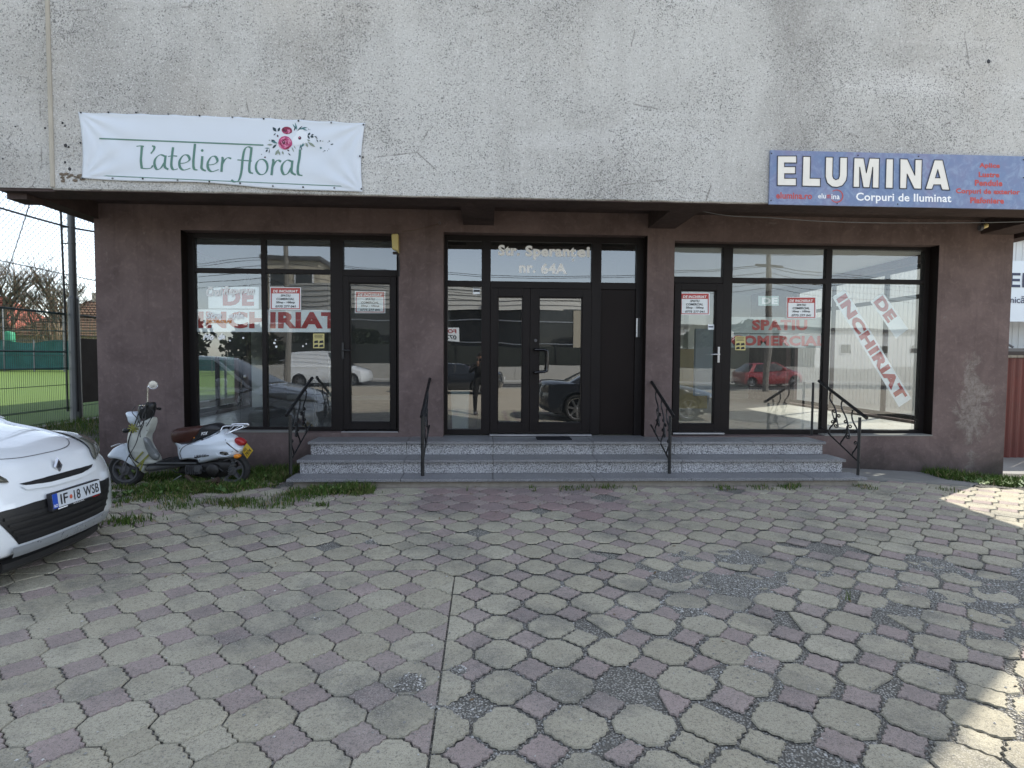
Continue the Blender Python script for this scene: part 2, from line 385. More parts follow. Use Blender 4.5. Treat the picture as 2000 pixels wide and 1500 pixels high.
MT = dict(
    rough=m_roughcast(), stucco=m_stucco(), soffit=m_stucco('dark brown soffit paint', (.085, .064, .060), (.055, .042, .040), False),
    frame=simple('dark brown window frame', (.017, .0145, .0145), .4, var=.15, scale=3),
    panel=simple('dark brown door panel', (.013, .0095, .009), .45, var=.2, scale=2),
    black=simple('black wrought iron', (.012, .012, .013), .45, .2, .3, 30, .4, 200),
    rubber=simple('black rubber', (.018, .018, .018), .8, var=.2, scale=20),
    blackp=simple('black plastic', (.014, .014, .015), .45, var=.2, scale=12),
    greyp=simple('grey plastic', (.09, .09, .095), .5, var=.15, scale=12),
    chrome=simple('chrome', (.75, .75, .76), .12, 1.0, .1, 12),
    alu=simple('brushed aluminium', (.45, .45, .46), .35, 1.0, .1, 12),
    galv=simple('galvanised steel', (.15, .155, .16), .5, .6, .2, 9),
    white=m_paint('white paint', (.72, .74, .76), .35, .3, dirt=.05),
    carw=m_paint('white car paint', (.80, .83, .85), .25, 1.0, dirt=.04),
    scw=m_paint('white scooter plastic', (.66, .72, .78), .28, .7, dirt=.16),
    scold=m_paint('aged cream scooter plastic', (.62, .63, .57), .4, .3, dirt=.3),
    dark=m_paint('dark grey car paint', (.022, .026, .034), .25, 1.0, .3, dirt=.02),
    glassd=m_paint('dark car glass', (.012, .014, .016), .05, .5, dirt=0),
    cloth=simple('white banner vinyl', (.62, .67, .73), .5, var=.05, scale=2),
    paper=simple('white paper', (.84, .89, .92), .6, var=.05, scale=3),
    paperg=simple('pale green paper', (.45, .58, .55), .6, var=.05, scale=3),
    red=simple('red print', (.36, .012, .02), .6, var=.15, scale=5),
    faded=simple('faded red print', (.48, .075, .07), .6, var=.2, scale=20),
    ink=simple('black print', (.02, .02, .024), .6, var=.1),
    whitel=simple('white lettering', (.92, .93, .93), .5, var=.03, scale=3),
    cream=simple('cream lettering', (.80, .77, .70), .55, var=.12, scale=5),
    wall_in=simple('pale interior wall', (.55, .58, .56), .8, var=.05),
    floor_in=simple('pale interior floor tiles', (.42, .41, .37), .35, var=.08),
    ceil_in=simple('interior ceiling', (.6, .61, .6), .8, var=.04),
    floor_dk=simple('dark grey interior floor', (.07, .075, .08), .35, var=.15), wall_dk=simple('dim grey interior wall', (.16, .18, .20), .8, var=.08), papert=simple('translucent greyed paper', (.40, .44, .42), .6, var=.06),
    footm=simple('dusty step footing', (.30, .27, .23), .95, var=.35, scale=14, bump=.8, bscale=60, kind='World'), ochre=simple('ochre board', (.42, .34, .16), .7),
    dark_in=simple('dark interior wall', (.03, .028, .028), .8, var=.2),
    yellow=simple('yellowed plastic', (.52, .43, .17), .5, var=.1),
    tape=simple('yellow green tape', (.25, .25, .05), .5, var=.2, scale=20),
    orange=simple('orange lens', (.75, .25, .02), .2, var=.1), redl=simple('red lens', (.35, .02, .02), .2, var=.1),
    brownseat=simple('brown vinyl seat', (.05, .017, .012), .4, var=.3, scale=12, bump=.3, bscale=120),
    blackseat=simple('black vinyl seat', (.014, .014, .015), .4, var=.2, scale=12),
    plate_y=simple('yellow plate', (.62, .42, .03), .45, var=.08), blue=simple('blue band', (.02, .08, .45), .4, var=.05),
    oct=m_paver('beige grey paver', (.50, .465, .36), (.46, .42, .315), .6),
    sq=m_paver('mauve paver', (.435, .35, .32), (.39, .33, .295), .5),
    redoct=m_paver('dusky red paver', (.36, .26, .245), (.32, .255, .245), .4),
    gravel=m_gravel('grey gravel bedding', 2.3), dirt=m_gravel('dusty earth', 1.15),
    granite=m_granite('speckled granite riser', 1.6), granite2=m_granite('fine granite tread', .9, .8, 150),
    granedge=m_granite('granite slab edge', 1.1, .45, 150),
    concrete=simple('weathered concrete', (.24, .235, .22), .9, var=.25, scale=4, bump=.6, bscale=70, kind='World'),
    lot=simple('dusty concrete lot', (.42, .37, .29), .95, var=.2, scale=.8, bump=.3, bscale=20, kind='World'),
    asphalt=simple('asphalt', (.05, .05, .052), .9, var=.2, scale=.7, bump=.4, bscale=80, kind='World'),
    kerb=simple('pale kerb stone', (.40, .39, .36), .9, var=.15, scale=3),
    turf=simple('green artificial turf', (.075, .12, .03), .85, var=.2, scale=3, bump=.4, bscale=200, kind='World'),
    grass=m_grass('green grass', (.035, .075, .015), (.09, .14, .03)),
    weed=m_grass('broad leaved weed', (.05, .12, .03), (.13, .20, .05)),
    gate=simple('rust red painted sheet', (.13, .03, .022), .5, var=.3, scale=4, bump=.2),
    brownsheet=simple('dark brown sheet', (.03, .022, .02), .7, var=.2, scale=4),
    greenw=simple('green fence wire', (.012, .03, .028), .5, var=.2), tarp=simple('dark green tarpaulin', (.035, .11, .10), .7, var=.45, scale=1.2),
    bark=simple('grey brown bark', (.13, .10, .07), .9, var=.3, scale=8), roof=simple('red roof tiles', (.20, .065, .045), .8, var=.3, scale=2),
    housew=simple('cream house wall', (.42, .38, .30), .85, var=.1), pole=simple('weathered concrete pole', (.22, .21, .19), .85, var=.2, scale=5),
    corr=simple('white sheet cladding', (.66, .68, .68), .5, var=.06, scale=1), navy=simple('navy print', (.02, .03, .08), .5, var=.1),
    skin=simple('skin', (.45, .26, .18), .5, var=.08), clothes=simple('black clothes', (.012, .012, .013), .85, var=.2), hair=simple('dark hair', (.025, .018, .014), .6, var=.2),
    mat=simple('dark doormat', (.022, .022, .026), .95, var=.3, scale=80), glass=m_glass('shop glass', .11, (.93, .96, .95), .08), glassc=m_glass('reflective entrance glass', .15, (.45, .5, .5)),
    leafd=simple('dark foliage', (.05, .07, .035), .7, var=.4, scale=9),
)
def sign_blue():
    t = NT('blue printed board'); v = t.vec('World'); n = t.noise(1.6, 4, .6, v, .5); f = t.noise(9, 5, .7, v, 1.2)
    c = t.mix((.15, .215, .37), (.215, .21, .34), t.ramp(n, [(.4, 0.), (.65, 1.)]).outputs[0])
    c = t.mix(c, (.30, .40, .54), t.math('MULTIPLY', t.ramp(f, [(.46, 0.), (.68, 1.)]).outputs[0], .55))
    t.base(c); t.set(Roughness=.5); return t.m
MT['sign'] = sign_blue()
def teal():
    t = NT('teal green lettering'); n = t.noise(3, 3, .6, t.vec('World'))
    t.base(t.mix((.055, .15, .15), (.11, .24, .16), n.outputs[0])); t.set(Roughness=.5); return t.m
MT['teal'] = teal()

# ================================================================ ground
def sheet(name, x0, x1, y0, y1, z, mat):
    o = MB().add([(x0, y0, z), (x1, y0, z), (x1, y1, z), (x0, y1, z)], [(0, 1, 2, 3)]).build(name, mat, kind='structure'); return o
sheet('ground', -600, 600, -600, 600, -.30, MT['lot'])
sheet('concrete_lot', -40, 40, -21.5, -8.2, -.02, MT['lot'])
sheet('verge', -60, 60, -33, -20, -.12, MT['lot'])
sheet('road', -120, 120, -28.0, -21.6, -.05, MT['asphalt'])
k = MB()
for i in range(-12, 13): k.add([(i*9, -24.9, -.046), (i*9+4, -24.9, -.046), (i*9+4, -24.75, -.046), (i*9, -24.75, -.046)], [(0, 1, 2, 3)])
k.build('lane_markings', MT['kerb'], kind='structure')
MB().box(-60, 60, -21.7, -21.5, -.15, .03).build('kerb', MT['kerb'], kind='structure')
MB().box(-60, 60, -28.3, -28.1, -.15, .06).build('kerb', MT['kerb'], kind='structure')
MB().box(-60, 60, -31.5, -28.3, -.15, .05).build('pavement', MT['kerb'], kind='structure')
sheet('football_pitch', -75, -9.6, -20, 52, -.06, MT['turf'])
sheet('far_lawn', -90, -9, 52, 80, -.1, MT['turf'])

# gravel bedding: a fine sheet that swells over worn patches
def patch(x, y):
    n = noise.fractal(Vector((x*.75+3.1, y*.75-1.7, 2.0)), 1.0, 2.0, 4)
    n2 = noise.noise(Vector((x*3.1, y*3.1, 5.0)))
    right = smooth(.2, 1.5, x)*smooth(-2.6, -3.4, y)*1.12
    farr = smooth(2.0, 4.0, x)*.5
    spot = 0
    for (a, b, r_) in ((-.92, -2.75, .22), (-.35, -4.75, .16), (-1.0, -4.05, .14), (-.2, -4.95, .22), (-.12, -4.65, .14), (1.95, -3.15, .2)):
        spot = max(spot, 1-math.hypot(x-a, y-b)/r_)
    n3 = noise.noise(Vector((x*7.3+2, y*7.3, 9.0)))
    return n*.36+n2*.30+n3*.16+right*.33+farr*.08-.43+max(0, spot)*.9
def bed_h(x, y):
    p = patch(x, y)
    return -.014+.019*smooth(-.12, .18, p)+.003*noise.noise(Vector((x*14, y*14, 0)))
nx, ny = 330, 150; X0, X1, Y0, Y1 = -7.0, 8.6, -6.3, .35
bed = MB().grid(lambda u, w: (lambda x, y: (x, y, zg(x, y)+bed_h(x, y)))(X0+(X1-X0)*u, Y0+(Y1-Y0)*w), nx, ny)
bed.box(-9.6, 9.4, -9.2, -6.3, -.20, -.012); bed.box(-9.6, -7.0, -6.3, .35, -.20, -.012)
yard = bed.build('paved_yard', MT['gravel'], kind='structure')

# ---- pavers: octagons with small squares between them, zigzag sides
L = .298; A = L/2; Q = .385*L
def ring(corners, wavy):
    pts = []
    n = len(corners)
    for i in range(n):
        a = Vector(corners[i]); b = Vector(corners[(i+1) % n]); pts.append(a)
        if wavy[i]:
            d = (b-a); nn = Vector((d.y, -d.x)).normalized()
            for kx in range(6):
                s = (2*kx+1)/12; pts.append(a+d*s+nn*(.0058*(1 if kx % 2 == 0 else -1)))
    return pts
OCT = ring([(A, -(A-Q)), (A, A-Q), (A-Q, A), (-(A-Q), A), (-A, A-Q), (-A, -(A-Q)), (-(A-Q), -A), (A-Q, -A)], [0, 1, 0, 1, 0, 1, 0, 1])
SQR = ring([(Q, 0), (0, Q), (-Q, 0), (0, -Q)], [1, 1, 1, 1])
def clip(poly, f):
    o = []
    for i in range(len(poly)):
        a, b = poly[i-1], poly[i]; fa, fb = f(a), f(b)
        if fa*fb < 0: o.append(a+(b-a)*(fa/(fa-fb)))
        if fb >= 0: o.append(b)
    return o
def tile_mesh(mb, poly, c, dz, rnd, gap=1.0, tilt=(0, 0), chip=0):
    cx = sum(p[0] for p in poly)/len(poly); cy = sum(p[1] for p in poly)/len(poly); n = len(poly)
    top = []; bot = []
    for i, p in enumerate(poly):
        j = noise.noise(Vector((p[0]*21+rnd*9, p[1]*21, rnd*5)))*.0035*chip
        k1 = gap-.022-abs(j)*6; 
        a = (cx+(p[0]-cx)*k1, cy+(p[1]-cy)*k1); b = (cx+(p[0]-cx)*gap, cy+(p[1]-cy)*gap)
        top.append((c[0]+a[0], c[1]+a[1], c[2]+dz+a[0]*tilt[0]+a[1]*tilt[1])); bot.append((c[0]+b[0], c[1]+b[1], c[2]-.009+dz+b[0]*tilt[0]+b[1]*tilt[1]))
    mid = (c[0]+cx, c[1]+cy, c[2]+dz+.0015)
    mb.add(top+bot+[mid], [(i, (i+1) % n, 2*n) for i in range(n)]+[(i+n, (i+1) % n+n, (i+1) % n, i) for i in range(n)])
variants = {'oct': [], 'sq': []}
for kind_, poly in (('oct', OCT), ('sq', SQR)):
    for i in range(7):
        m = MB(); tile_mesh(m, [Vector(p) for p in poly], (0, 0, 0), 0, i*1.7, 1.0, (0, 0), 1+i*.35)
        variants[kind_].append(m)
steps_x = (-2.2, 4.46)
tiles = []
def region(x, y, r=0.0):
    if y < -3.33 and x < -.213: return 'B'
    return 'A'
lat = {'A': (-.058+A, -4.327+A, .955), 'B': (-.507+A, -4.531+A, .972)}
def lim(rg):
    if rg == 'B': return [lambda p: -.2125-p[0], lambda p: -3.332-p[1]]
    return []
def inA(poly):   # clip against the two seams where a tile straddles them
    cx = sum(p[0] for p in poly)/len(poly); cy = sum(p[1] for p in poly)/len(poly)
    if cx < -.21:
        if cy > -3.36: return clip(poly, lambda p: p[1]+3.328)
        return clip(poly, lambda p: p[0]+.2095)
    if cx < -.05 and cy < -3.36: return clip(poly, lambda p: p[0]+.2095)
    return poly
for rg, (ox, oy, gp) in lat.items():
    for i in range(-32, 34):
        for j in range(-20, 18):
            for kd in ('oct', 'sq'):
                cx, cy = ox+i*L-(A if kd == 'sq' else 0), oy+j*L*1.004-(A if kd == 'sq' else 0)
                if not (-9.4 < cx < 9.3 and -9.1 < cy < .15): continue
                poly = [Vector((cx+p[0], cy+p[1])) for p in (OCT if kd == 'oct' else SQR)]
                full = poly
                if rg == 'A':
                    # quick rejects
                    if cy < -3.55 and cx < -.40: continue
                    poly = inA(poly)
                else:
                    if rg == 'B' and (cx > 0 or cy > -3.1): continue
                    for fn in lim(rg): poly = clip(poly, fn) if len(poly) > 2 else poly
                if len(poly) < 3: continue
                ar = abs(sum(poly[q-1].x*poly[q].y-poly[q].x*poly[q-1].y for q in range(len(poly))))/2
                if ar < .004: continue
                cut = len(poly) != len(full) or ar < .95*abs(sum(full[q-1].x*full[q].y-full[q].x*full[q-1].y for q in range(len(full))))/2
                # keep clear of building, steps, apron
                if cy > -1.03 and steps_x[0]-.1 < cx < steps_x[1]+.1: continue
                if cy > -.10 and -5.0 < cx < 7.2: continue
                if cx > 4.4 and cy > -.62-.13*max(0, cx-4.8) : continue
                if cx < -4.6 and cy > -.7: continue
                zz = zg(cx, cy); pr = proj((cx, cy, zz)); vis = -60 < pr[0] < 2060 and pr[1] < 1560 and pr[2] > 0
                col = kd
                if kd == 'oct' and -.62+.0*cy < cx < 1.75-(.6*(cy < -1.9)) and -2.25 < cy < -1.0 and random.random() < .95-.5*(cy < -2.0)-.4*(cx < -.3)-.4*(cx > 1.4): col = 'redoct'
                if kd == 'sq' and random.random() < .06: col = 'oct'
                wide = gp
                if rg == 'A' and cx > .9 and cy < -3.2 and random.random() < .5: wide = .91-.05*random.random()
                elif rg == 'A' and cx > -.1 and cy < -3.2: wide = (.925 if kd == 'oct' else .89)-.03*random.random()
                dz = random.uniform(-.002, .002)
                tilt = (random.uniform(-.012, .012), random.uniform(-.012, .012))
                if vis and cx > .4 and cy < -2.7 and random.random() < .10:      # a few with a corner broken off
                    an = random.uniform(0, 6.28); dd_ = random.uniform(.01, .08); nv_ = Vector((math.cos(an), math.sin(an))); cc_ = Vector((cx, cy)); poly = clip(poly, lambda p: dd_-(p-cc_).dot(nv_)); cut = True
                    if len(poly) < 4: continue
                if cut or not vis: tiles.append((pr[2] if vis else 9999, col, kd, cx, cy, zz, poly, True, wide, dz, tilt))
                else: tiles.append((pr[2], col, kd, cx, cy, zz, poly, False, wide, dz, tilt))
tiles.sort(key=lambda a: a[0])
cnt = {'oct': 0, 'sq': 0}; rest = {'oct': MB(), 'sq': MB(), 'redoct': MB()}; pm = {}
for (_, col, kd, cx, cy, zz, poly, cut, gp, dz, tilt) in tiles:
    if random.random() < .012 and not cut: continue            # a few are missing
    if not cut and cnt[kd] < 295:
        cnt[kd] += 1; vi = random.randrange(7); key = (col, kd, vi)
        if key not in pm:
            o = variants[kd][vi].build('octagonal_paver' if kd == 'oct' else 'square_paver', MT[col], yard, local=True); pm[key] = o.data
        else:
            o = bpy.data.objects.new('octagonal_paver' if kd == 'oct' else 'square_paver', pm[key]); COL.objects.link(o); o.parent = yard
        jt_ = 1.0+3.2*(cx > .9)*smooth(-2.8, -3.6, cy); o.location = (cx+random.uniform(-.003, .003)*jt_, cy+random.uniform(-.003, .003)*jt_, zz+dz)
        o.rotation_euler = (tilt[1], -tilt[0], math.pi/2*random.randrange(4)+random.uniform(-.018, .018)*jt_); o.scale = (gp, gp, 1)
    elif cut and _ < 99 and cnt[kd] < 295:
        cnt[kd] += 1; m = MB(); tile_mesh(m, [p-Vector((cx, cy)) for p in poly], (0, 0, 0), 0, random.random()*9, gp, (0, 0), 2.2)
        o = m.build('octagonal_paver' if kd == 'oct' else 'square_paver', MT[col], yard, local=True); o.location = (cx, cy, zz+dz); o.rotation_euler = (tilt[1], -tilt[0], 0)
    else:
        tile_mesh(rest[col], [p-Vector((cx, cy)) for p in poly], (cx, cy, zz), dz, random.random()*9, gp, tilt, 1.5)
for c_, nm in (('oct', 'distant_octagonal_pavers'), ('sq', 'distant_square_pavers'), ('redoct', 'red_octagonal_pavers')):
    rest[c_].build(nm, MT[c_], yard, kind='stuff')

# loose grit in the joints and worn patches
def joint(x, y):
    rg = region(x, y); ox, oy, gp = lat[rg]
    u = (x-ox+A) % L-A; v = (y-oy+A*1.004) % (L*1.004)-A
    au, av = abs(u), abs(v); wide = .93 if (rg == 'A' and x > -.1 and y < -3.2) else gp
    e = min(A-max(au, av), abs(2*A-Q-(au+av))*.7)
    return e < A*(1-wide)+.006
gr = MB(); gw = MB(); n_ = 0
rs = random.Random(3)
OCTA = [(1, 0, 0), (0, 1, 0), (-1, 0, 0), (0, -1, 0), (0, 0, .7), (0, 0, -.7)]; OF = [(0, 1, 4), (1, 2, 4), (2, 3, 4), (3, 0, 4)]
for i in range(240000):
    y = -5.7+4.4*rs.random()**1.5; x = rs.uniform(-5.2, 5.6)
    if abs(x) > (y+7.4)*1.05+.1: continue
    pp = patch(x, y); jt = joint(x, y); dens = smooth(-.25, .1, pp)
    pr_ = .95*dens if jt else .05*dens+(.75 if pp > .10 else 0)
    if jt: pr_ = max(pr_, .30 if x > -.2 else .12)
    else: pr_ = max(pr_, .006)
    if rs.random() > pr_: continue
    r_ = rs.choice((.003, .004, .005, .006, .0075))*rs.uniform(.8, 1.2)
    z = zg(x, y)+(bed_h(x, y) if (jt or pp > .1) else .001)+r_*.15
    a = rs.uniform(0, 6.28); ca, sa = math.cos(a)*r_, math.sin(a)*r_; st = rs.uniform(.6, 1.3)
    (gw if rs.random() < .3 else gr).add([(x+q[0]*ca-q[1]*sa*st, y+q[0]*sa+q[1]*ca*st, z+q[2]*r_) for q in OCTA[:5]], OF)
    n_ += 1
print('grit', n_, 'tiles', len(tiles))
gr.build('loose_grit', simple('grey grit', (.27, .265, .245), .9, var=.5, scale=300, kind='World'), yard, kind='stuff')
gw.build('pale_grit', simple('pale grit', (.5, .49, .46), .9, var=.4, scale=300, kind='World'), yard, kind='stuff')

# concrete apron right of the steps
ap = [(4.56, 0.0), (4.56, -.60), (4.80, -.64), (5.92, -.80), (6.55, -.42), (6.15, 0.0)]
MB().prism(ap, lambda x, y: (x, y-.0, zg(x, y)+.035-.02*smooth(5, 6.5, x)), lambda x, y: (x, y, -.25)).build('concrete_apron', MT['concrete'], kind='structure', bevel=.008)
# earth strips along the wall
MB().grid(lambda u, w: (lambda x, y: (x, y, zg(x, -1)+.012+.02*noise.noise(Vector((x*3, y*3, 1)))-.0*w))(-9.0+6.7*u, -.62+1.0*w), 60, 12).build('earth_strip', MT['dirt'], kind='structure')
MB().grid(lambda u, w: (lambda x, y: (x, y, -.02+.02*noise.noise(Vector((x*3, y*3, 1)))))(-9.0+4.1*u, .35+8.6*w), 30, 40).build('side_yard', MT['dirt'], kind='structure')
MB().grid(lambda u, w: (lambda x, y: (x, y, zg(x, y)+.010+.015*noise.noise(Vector((x*3, y*3, 1)))))(6.0+3.6*u, -.85+1.2*w), 30, 12).build('earth_strip', MT['dirt'], kind='structure')
sheet('side_path', 7.2, 14, .35, 8.2, -.06, MT['concrete'])
# ================================================================ the building
bld = thing('shop_building', 'two tone commercial building with overhanging pale roughcast upper floor and brown shopfront', 'building', (1.0, 5, 0))
ZB, ZT = -.3, 3.54
w = MB()
D0, D1 = 0.0, .30
for (a, b, c, d) in ((-4.88, -3.83, ZB, ZT), (-3.83, -1.115, ZB, .575), (-1.115, -.545, ZB, ZT), (-3.83, -1.115, 3.13, ZT), (-.545, 2.108, 3.16, ZT), (-.545, 2.108, ZB, .50),
                     (2.108, 2.467, ZB, ZT), (2.467, 6.06, ZB, .535), (2.467, 6.06, 3.10, ZT), (6.06, 7.09, ZB, ZT)):
    w.box(a, b, D0, D1, c, d)
w.build('lower_wall', MT['stucco'], bld)
w = MB()   # side walls with their side windows
for s, x0, x1, y0 in ((-1, -4.88, -4.60, .30), (1, 6.81, 7.09, .30)):
    e = .9 if s < 0 else .8; g = 3.9 if s < 0 else 5.2
    w.box(x0, x1, y0, e, ZB, ZT); w.box(x0, x1, e, g, ZB, .60); w.box(x0, x1, e, g, 3.1, ZT); w.box(x0, x1, g, 21, ZB, ZT)
w.box(-4.6, 6.81, 20.7, 21, ZB, ZT)
w.build('side_wall', MT['stucco'], bld)
# upper storeys: they overhang by 1.2 m on an edge beam and cantilevers
YF = -1.23; ZF = 3.25; ZS = 3.44
XB = onY(103, 372, YF).x; XL = onY(0, 362, YF).x-.07; XR = 7.55
box('edge_beam', XB, XR-.012, YF+.012, YF+.34, ZF, ZS+.1, MT['soffit'], bld); box('edge_beam', XL+.01, XB-.002, YF+.05, YF+.34, ZF, ZS+.1, MT['soffit'], bld)
box('side_beam', XL+.01, XL+.24, YF+.342, 21.2, ZF, ZS+.1, MT['soffit'], bld); box('side_beam', XR-.25, XR-.012, YF+.342, 21.2, ZF, ZS+.1, MT['soffit'], bld)
for (x0, x1) in ((-.29, .10), (2.108, 2.467), (6.62, 7.05)): box('cantilever_beam', x0, x1, YF+.342, -.001, ZF+.002, ZS, MT['soffit'], bld, .006)
be = onZ(62, 384, ZF); box('beam_end', XL+.02, XL+.22, be.y-.12, be.y+.12, ZF-.06, ZF-.001, MT['soffit'], bld)
s_ = MB(); s_.box(XL+.25, XR-.26, YF+.342, -.001, ZS, ZS+.1); s_.box(XL+.25, -4.885, 0, 21, ZS, ZS+.1); s_.box(7.095, XR-.26, 0, 21, ZS, ZS+.1); s_.build('soffit', MT['soffit'], bld)
u = MB(); u.box(XB, XR, YF, YF+.011, ZF+.018, 12.2); u.box(XB, XR, YF+.0111, 21.3, ZS+.101, 12.2); u.box(XR-.0115, XR, YF+.0111, 21.3, ZF+.018, ZS+.1005); u.build('upper_wall', MT['rough'], bld)
retm = simple('bluish pale render', (.47, .50, .52), .9, var=.2, scale=1.5, bump=1.0, bscale=70, kind='World')
u = MB(); u.box(XL, XB-.002, YF+.045, 21.3, ZS+.101, 12.2); u.box(XL, XB-.002, YF+.040, YF+.049, ZF+.03, ZS+.1005); u.box(XL, XL+.009, YF+.0495, 21.3, ZF+.03, ZS+.1005); u.build('upper_wall_return', MT['rough'], bld)
MB().tube([(XB+.005, YF-.004, ZF+.03), (XB+.005, YF-.004, 7), (XB+.005, YF-.004, 12.1)], .022, 8).build('corner_bead', simple('stained corner bead', (.40, .37, .31), .9, var=.25, scale=3, kind='World'), bld)
ed = MB()
ed.grid(lambda a, v: (XB+(XR-XB)*a, YF+.008-.014*math.cos(v*3.1), ZF+.020-.014*math.sin(v*1.6)+.007*noise.noise(Vector((a*60, 0, v)))), 260, 4)
ed.build('lower_render_edge', MT['rough'], bld)
# a ridge of broken render near the lower left corner
br = MB()
for i in range(26):
    px, py = 118+random.random()*48, 338+random.random()*16; p = onY(px, py, YF-.004); r_ = random.uniform(.006, .02)
    br.ball(p, r_*1.5, .007, r_*.9, 6)
br.build('broken_render', simple('broken render', (.17, .14, .11), .95, var=.4, scale=30), bld, kind='stuff')
for (px, py, r_) in ((122, 240, .012), (127, 246, .009), (128, 284, .018), (134, 287, .011), (127, 317, .012), (136, 330, .017), (30, 247, .008), (88, 250, .011), (5, 310, .008), (1931, 120, .022)):
    MB().ball(onY(px, py, YF-.002), r_, .004, r_*1.1, 8).build('render_hole', MT['ink'], bld)

# ---- shopfronts
FY0, FY1 = .15, .235            # frame depth
def frame_bars(name, bars, parent):
    m = MB()
    for (x0, x1, z0, z1, dy) in bars: m.box(x0, x1, FY0+dy, FY1-dy, z0, z1)
    return m.build(name, MT['frame'], parent, bevel=.004)
def pane(name, x0, x1, z0, z1, parent, mat='glass', y=.19, mullet=.0):
    return box(name, x0-.012, x1+.012, y, y+.006, z0-.012, z1+.012, MT[mat], parent)
def leaf(name, x0, x1, z0, z1, st, zt, zb, parent_, mat, label=None):
    # a door leaf: stiles, rails and its pane
    m = MB(); m.box(x0, x0+st, FY0-.018, FY1-.01, z0, z1); m.box(x1-st, x1, FY0-.018, FY1-.01, z0, z1)
    m.box(x0+st, x1-st, FY0-.018, FY1-.01, z0, z0+zb); m.box(x0+st, x1-st, FY0-.018, FY1-.01, z1-zt, z1)
    # glazing beads
    for (a, b_, c, d) in ((x0+st, x0+st+.012, z0+zb, z1-zt), (x1-st-.012, x1-st, z0+zb, z1-zt), (x0+st+.012, x1-st-.012, z0+zb, z0+zb+.012), (x0+st+.012, x1-st-.012, z1-zt-.012, z1-zt)):
        m.box(a, b_, FY0-.010, FY0+.05, c, d)
    o = m.build(name, MT['frame'], parent_, bevel=.004)
    if label: o['label'] = label
    pane('door_pane', x0+st, x1-st, z0+zb, z1-zt, o, mat, .175)
    return o
# left shop
f = frame_bars('shop_window_frame', [(-3.83, -3.745, .575, 3.13, 0), (-1.165, -1.115, .575, 3.13, .002), (-3.745, -1.165, 3.065, 3.13, 0), (-3.745, -2.02, .575, .63, 0),
    (-2.02, -1.855, .575, 3.065, -.004), (-2.905, -2.845, .63, 3.065, .004), (-3.745, -2.905, 2.625, 2.685, .004), (-2.845, -2.02, 2.625, 2.685, .004), (-1.855, -1.165, 2.605, 2.69, .0)], bld)
for (a, b_, c, d) in ((-3.745, -2.905, .63, 2.625), (-2.845, -2.02, .63, 2.625)): pane('window_pane', a, b_, c, d, f)
for (a, b_, c, d) in ((-3.745, -2.905, 2.685, 3.065), (-2.845, -2.02, 2.685, 3.065), (-1.855, -1.165, 2.69, 3.065)): pane('transom_pane', a, b_, c, d, f)
dr = leaf('shop_door', -1.852, -1.168, .60, 2.602, .075, .085, .09, bld, 'glass')
def lever(px, py, parent_, side):
    p = onY(px, py, FY0-.02); m = MB()
    m.box(p.x-.014, p.x+.014, FY0-.034, FY0-.018, p.z-.11, p.z+.10)
    m.tube([(p.x, FY0-.03, p.z), (p.x, FY0-.065, p.z), (p.x+side*.02, FY0-.072, p.z), (p.x+side*.12, FY0-.068, p.z-.004)], .009, 8)
    m.tube([(p.x, FY0-.033, p.z-.075), (p.x, FY0-.038, p.z-.075)], .008, 8)
    return m.build('door_handle', MT['blackp'] if side > 0 else MT['alu'], parent_)
lever(670, 684, dr, 1)
box('door_sill', -1.86, -1.13, .02, .145, .565, .585, MT['alu'], bld, .003)
# entrance
f = frame_bars('entrance_frame', [(-.545, -.500, .53, 3.16, 0), (2.005, 2.108, .52, 3.16, 0), (-.50, 2.005, 3.085, 3.16, 0), (-.50, -.055, .53, .60, 0), (-.055, .065, .53, 3.085, -.004),
    (1.405, 1.535, .53, 3.085, -.004), (-.50, -.055, 2.49, 2.565, .003), (.065, 1.405, 2.475, 2.565, .003), (1.535, 2.005, 2.475, 2.565, .003)], bld)
pane('window_pane', -.50, -.055, .60, 2.49, f, 'glassc')
for (a, b_) in ((-.50, -.055), (.065, 1.405), (1.535, 2.005)): pane('transom_pane', a, b_, 2.565, 3.085, f, 'glassc')
d1 = leaf('entrance_door', .067, .588, .555, 2.472, .095, .11, .13, bld, 'glassc'); d2 = leaf('entrance_door', .592, 1.403, .555, 2.472, .115, .11, .13, bld, 'glassc')
p1 = onY(1044, 682, FY0-.02); p2 = onY(1044, 727, FY0-.02)
hp = catmull([(p1.x, FY0-.015, p1.z), (p1.x, FY0-.085, p1.z-.004), (p1.x+.05, FY0-.105, p1.z-.006), (p1.x+.135, FY0-.10, p1.z-.012), (p1.x+.165, FY0-.095, p1.z-.05),
    (p1.x+.165, FY0-.095, p2.z+.05), (p1.x+.14, FY0-.10, p2.z+.012), (p1.x+.05, FY0-.105, p2.z+.004), (p1.x, FY0-.085, p2.z), (p1.x, FY0-.015, p2.z)], 5)
MB().tube(hp, .016, 10).build('door_handle', simple('dark nickel', (.06, .06, .065), .12, 1.0, .1), d2)
p = onY(1046, 665, FY0-.02); MB().lathe([(0, FY0-.03), (.018, FY0-.03), (.022, FY0-.017)], (p.x, 0, p.z), 'Y', 14).build('door_lock', MT['greyp'], d2)
box('solid_door_panel', 1.535, 2.005, .175, .225, .53, 2.475, MT['panel'], bld, .006)
box('door_sill', .06, 1.41, .02, .145, .525, .548, MT['alu'], bld, .003)
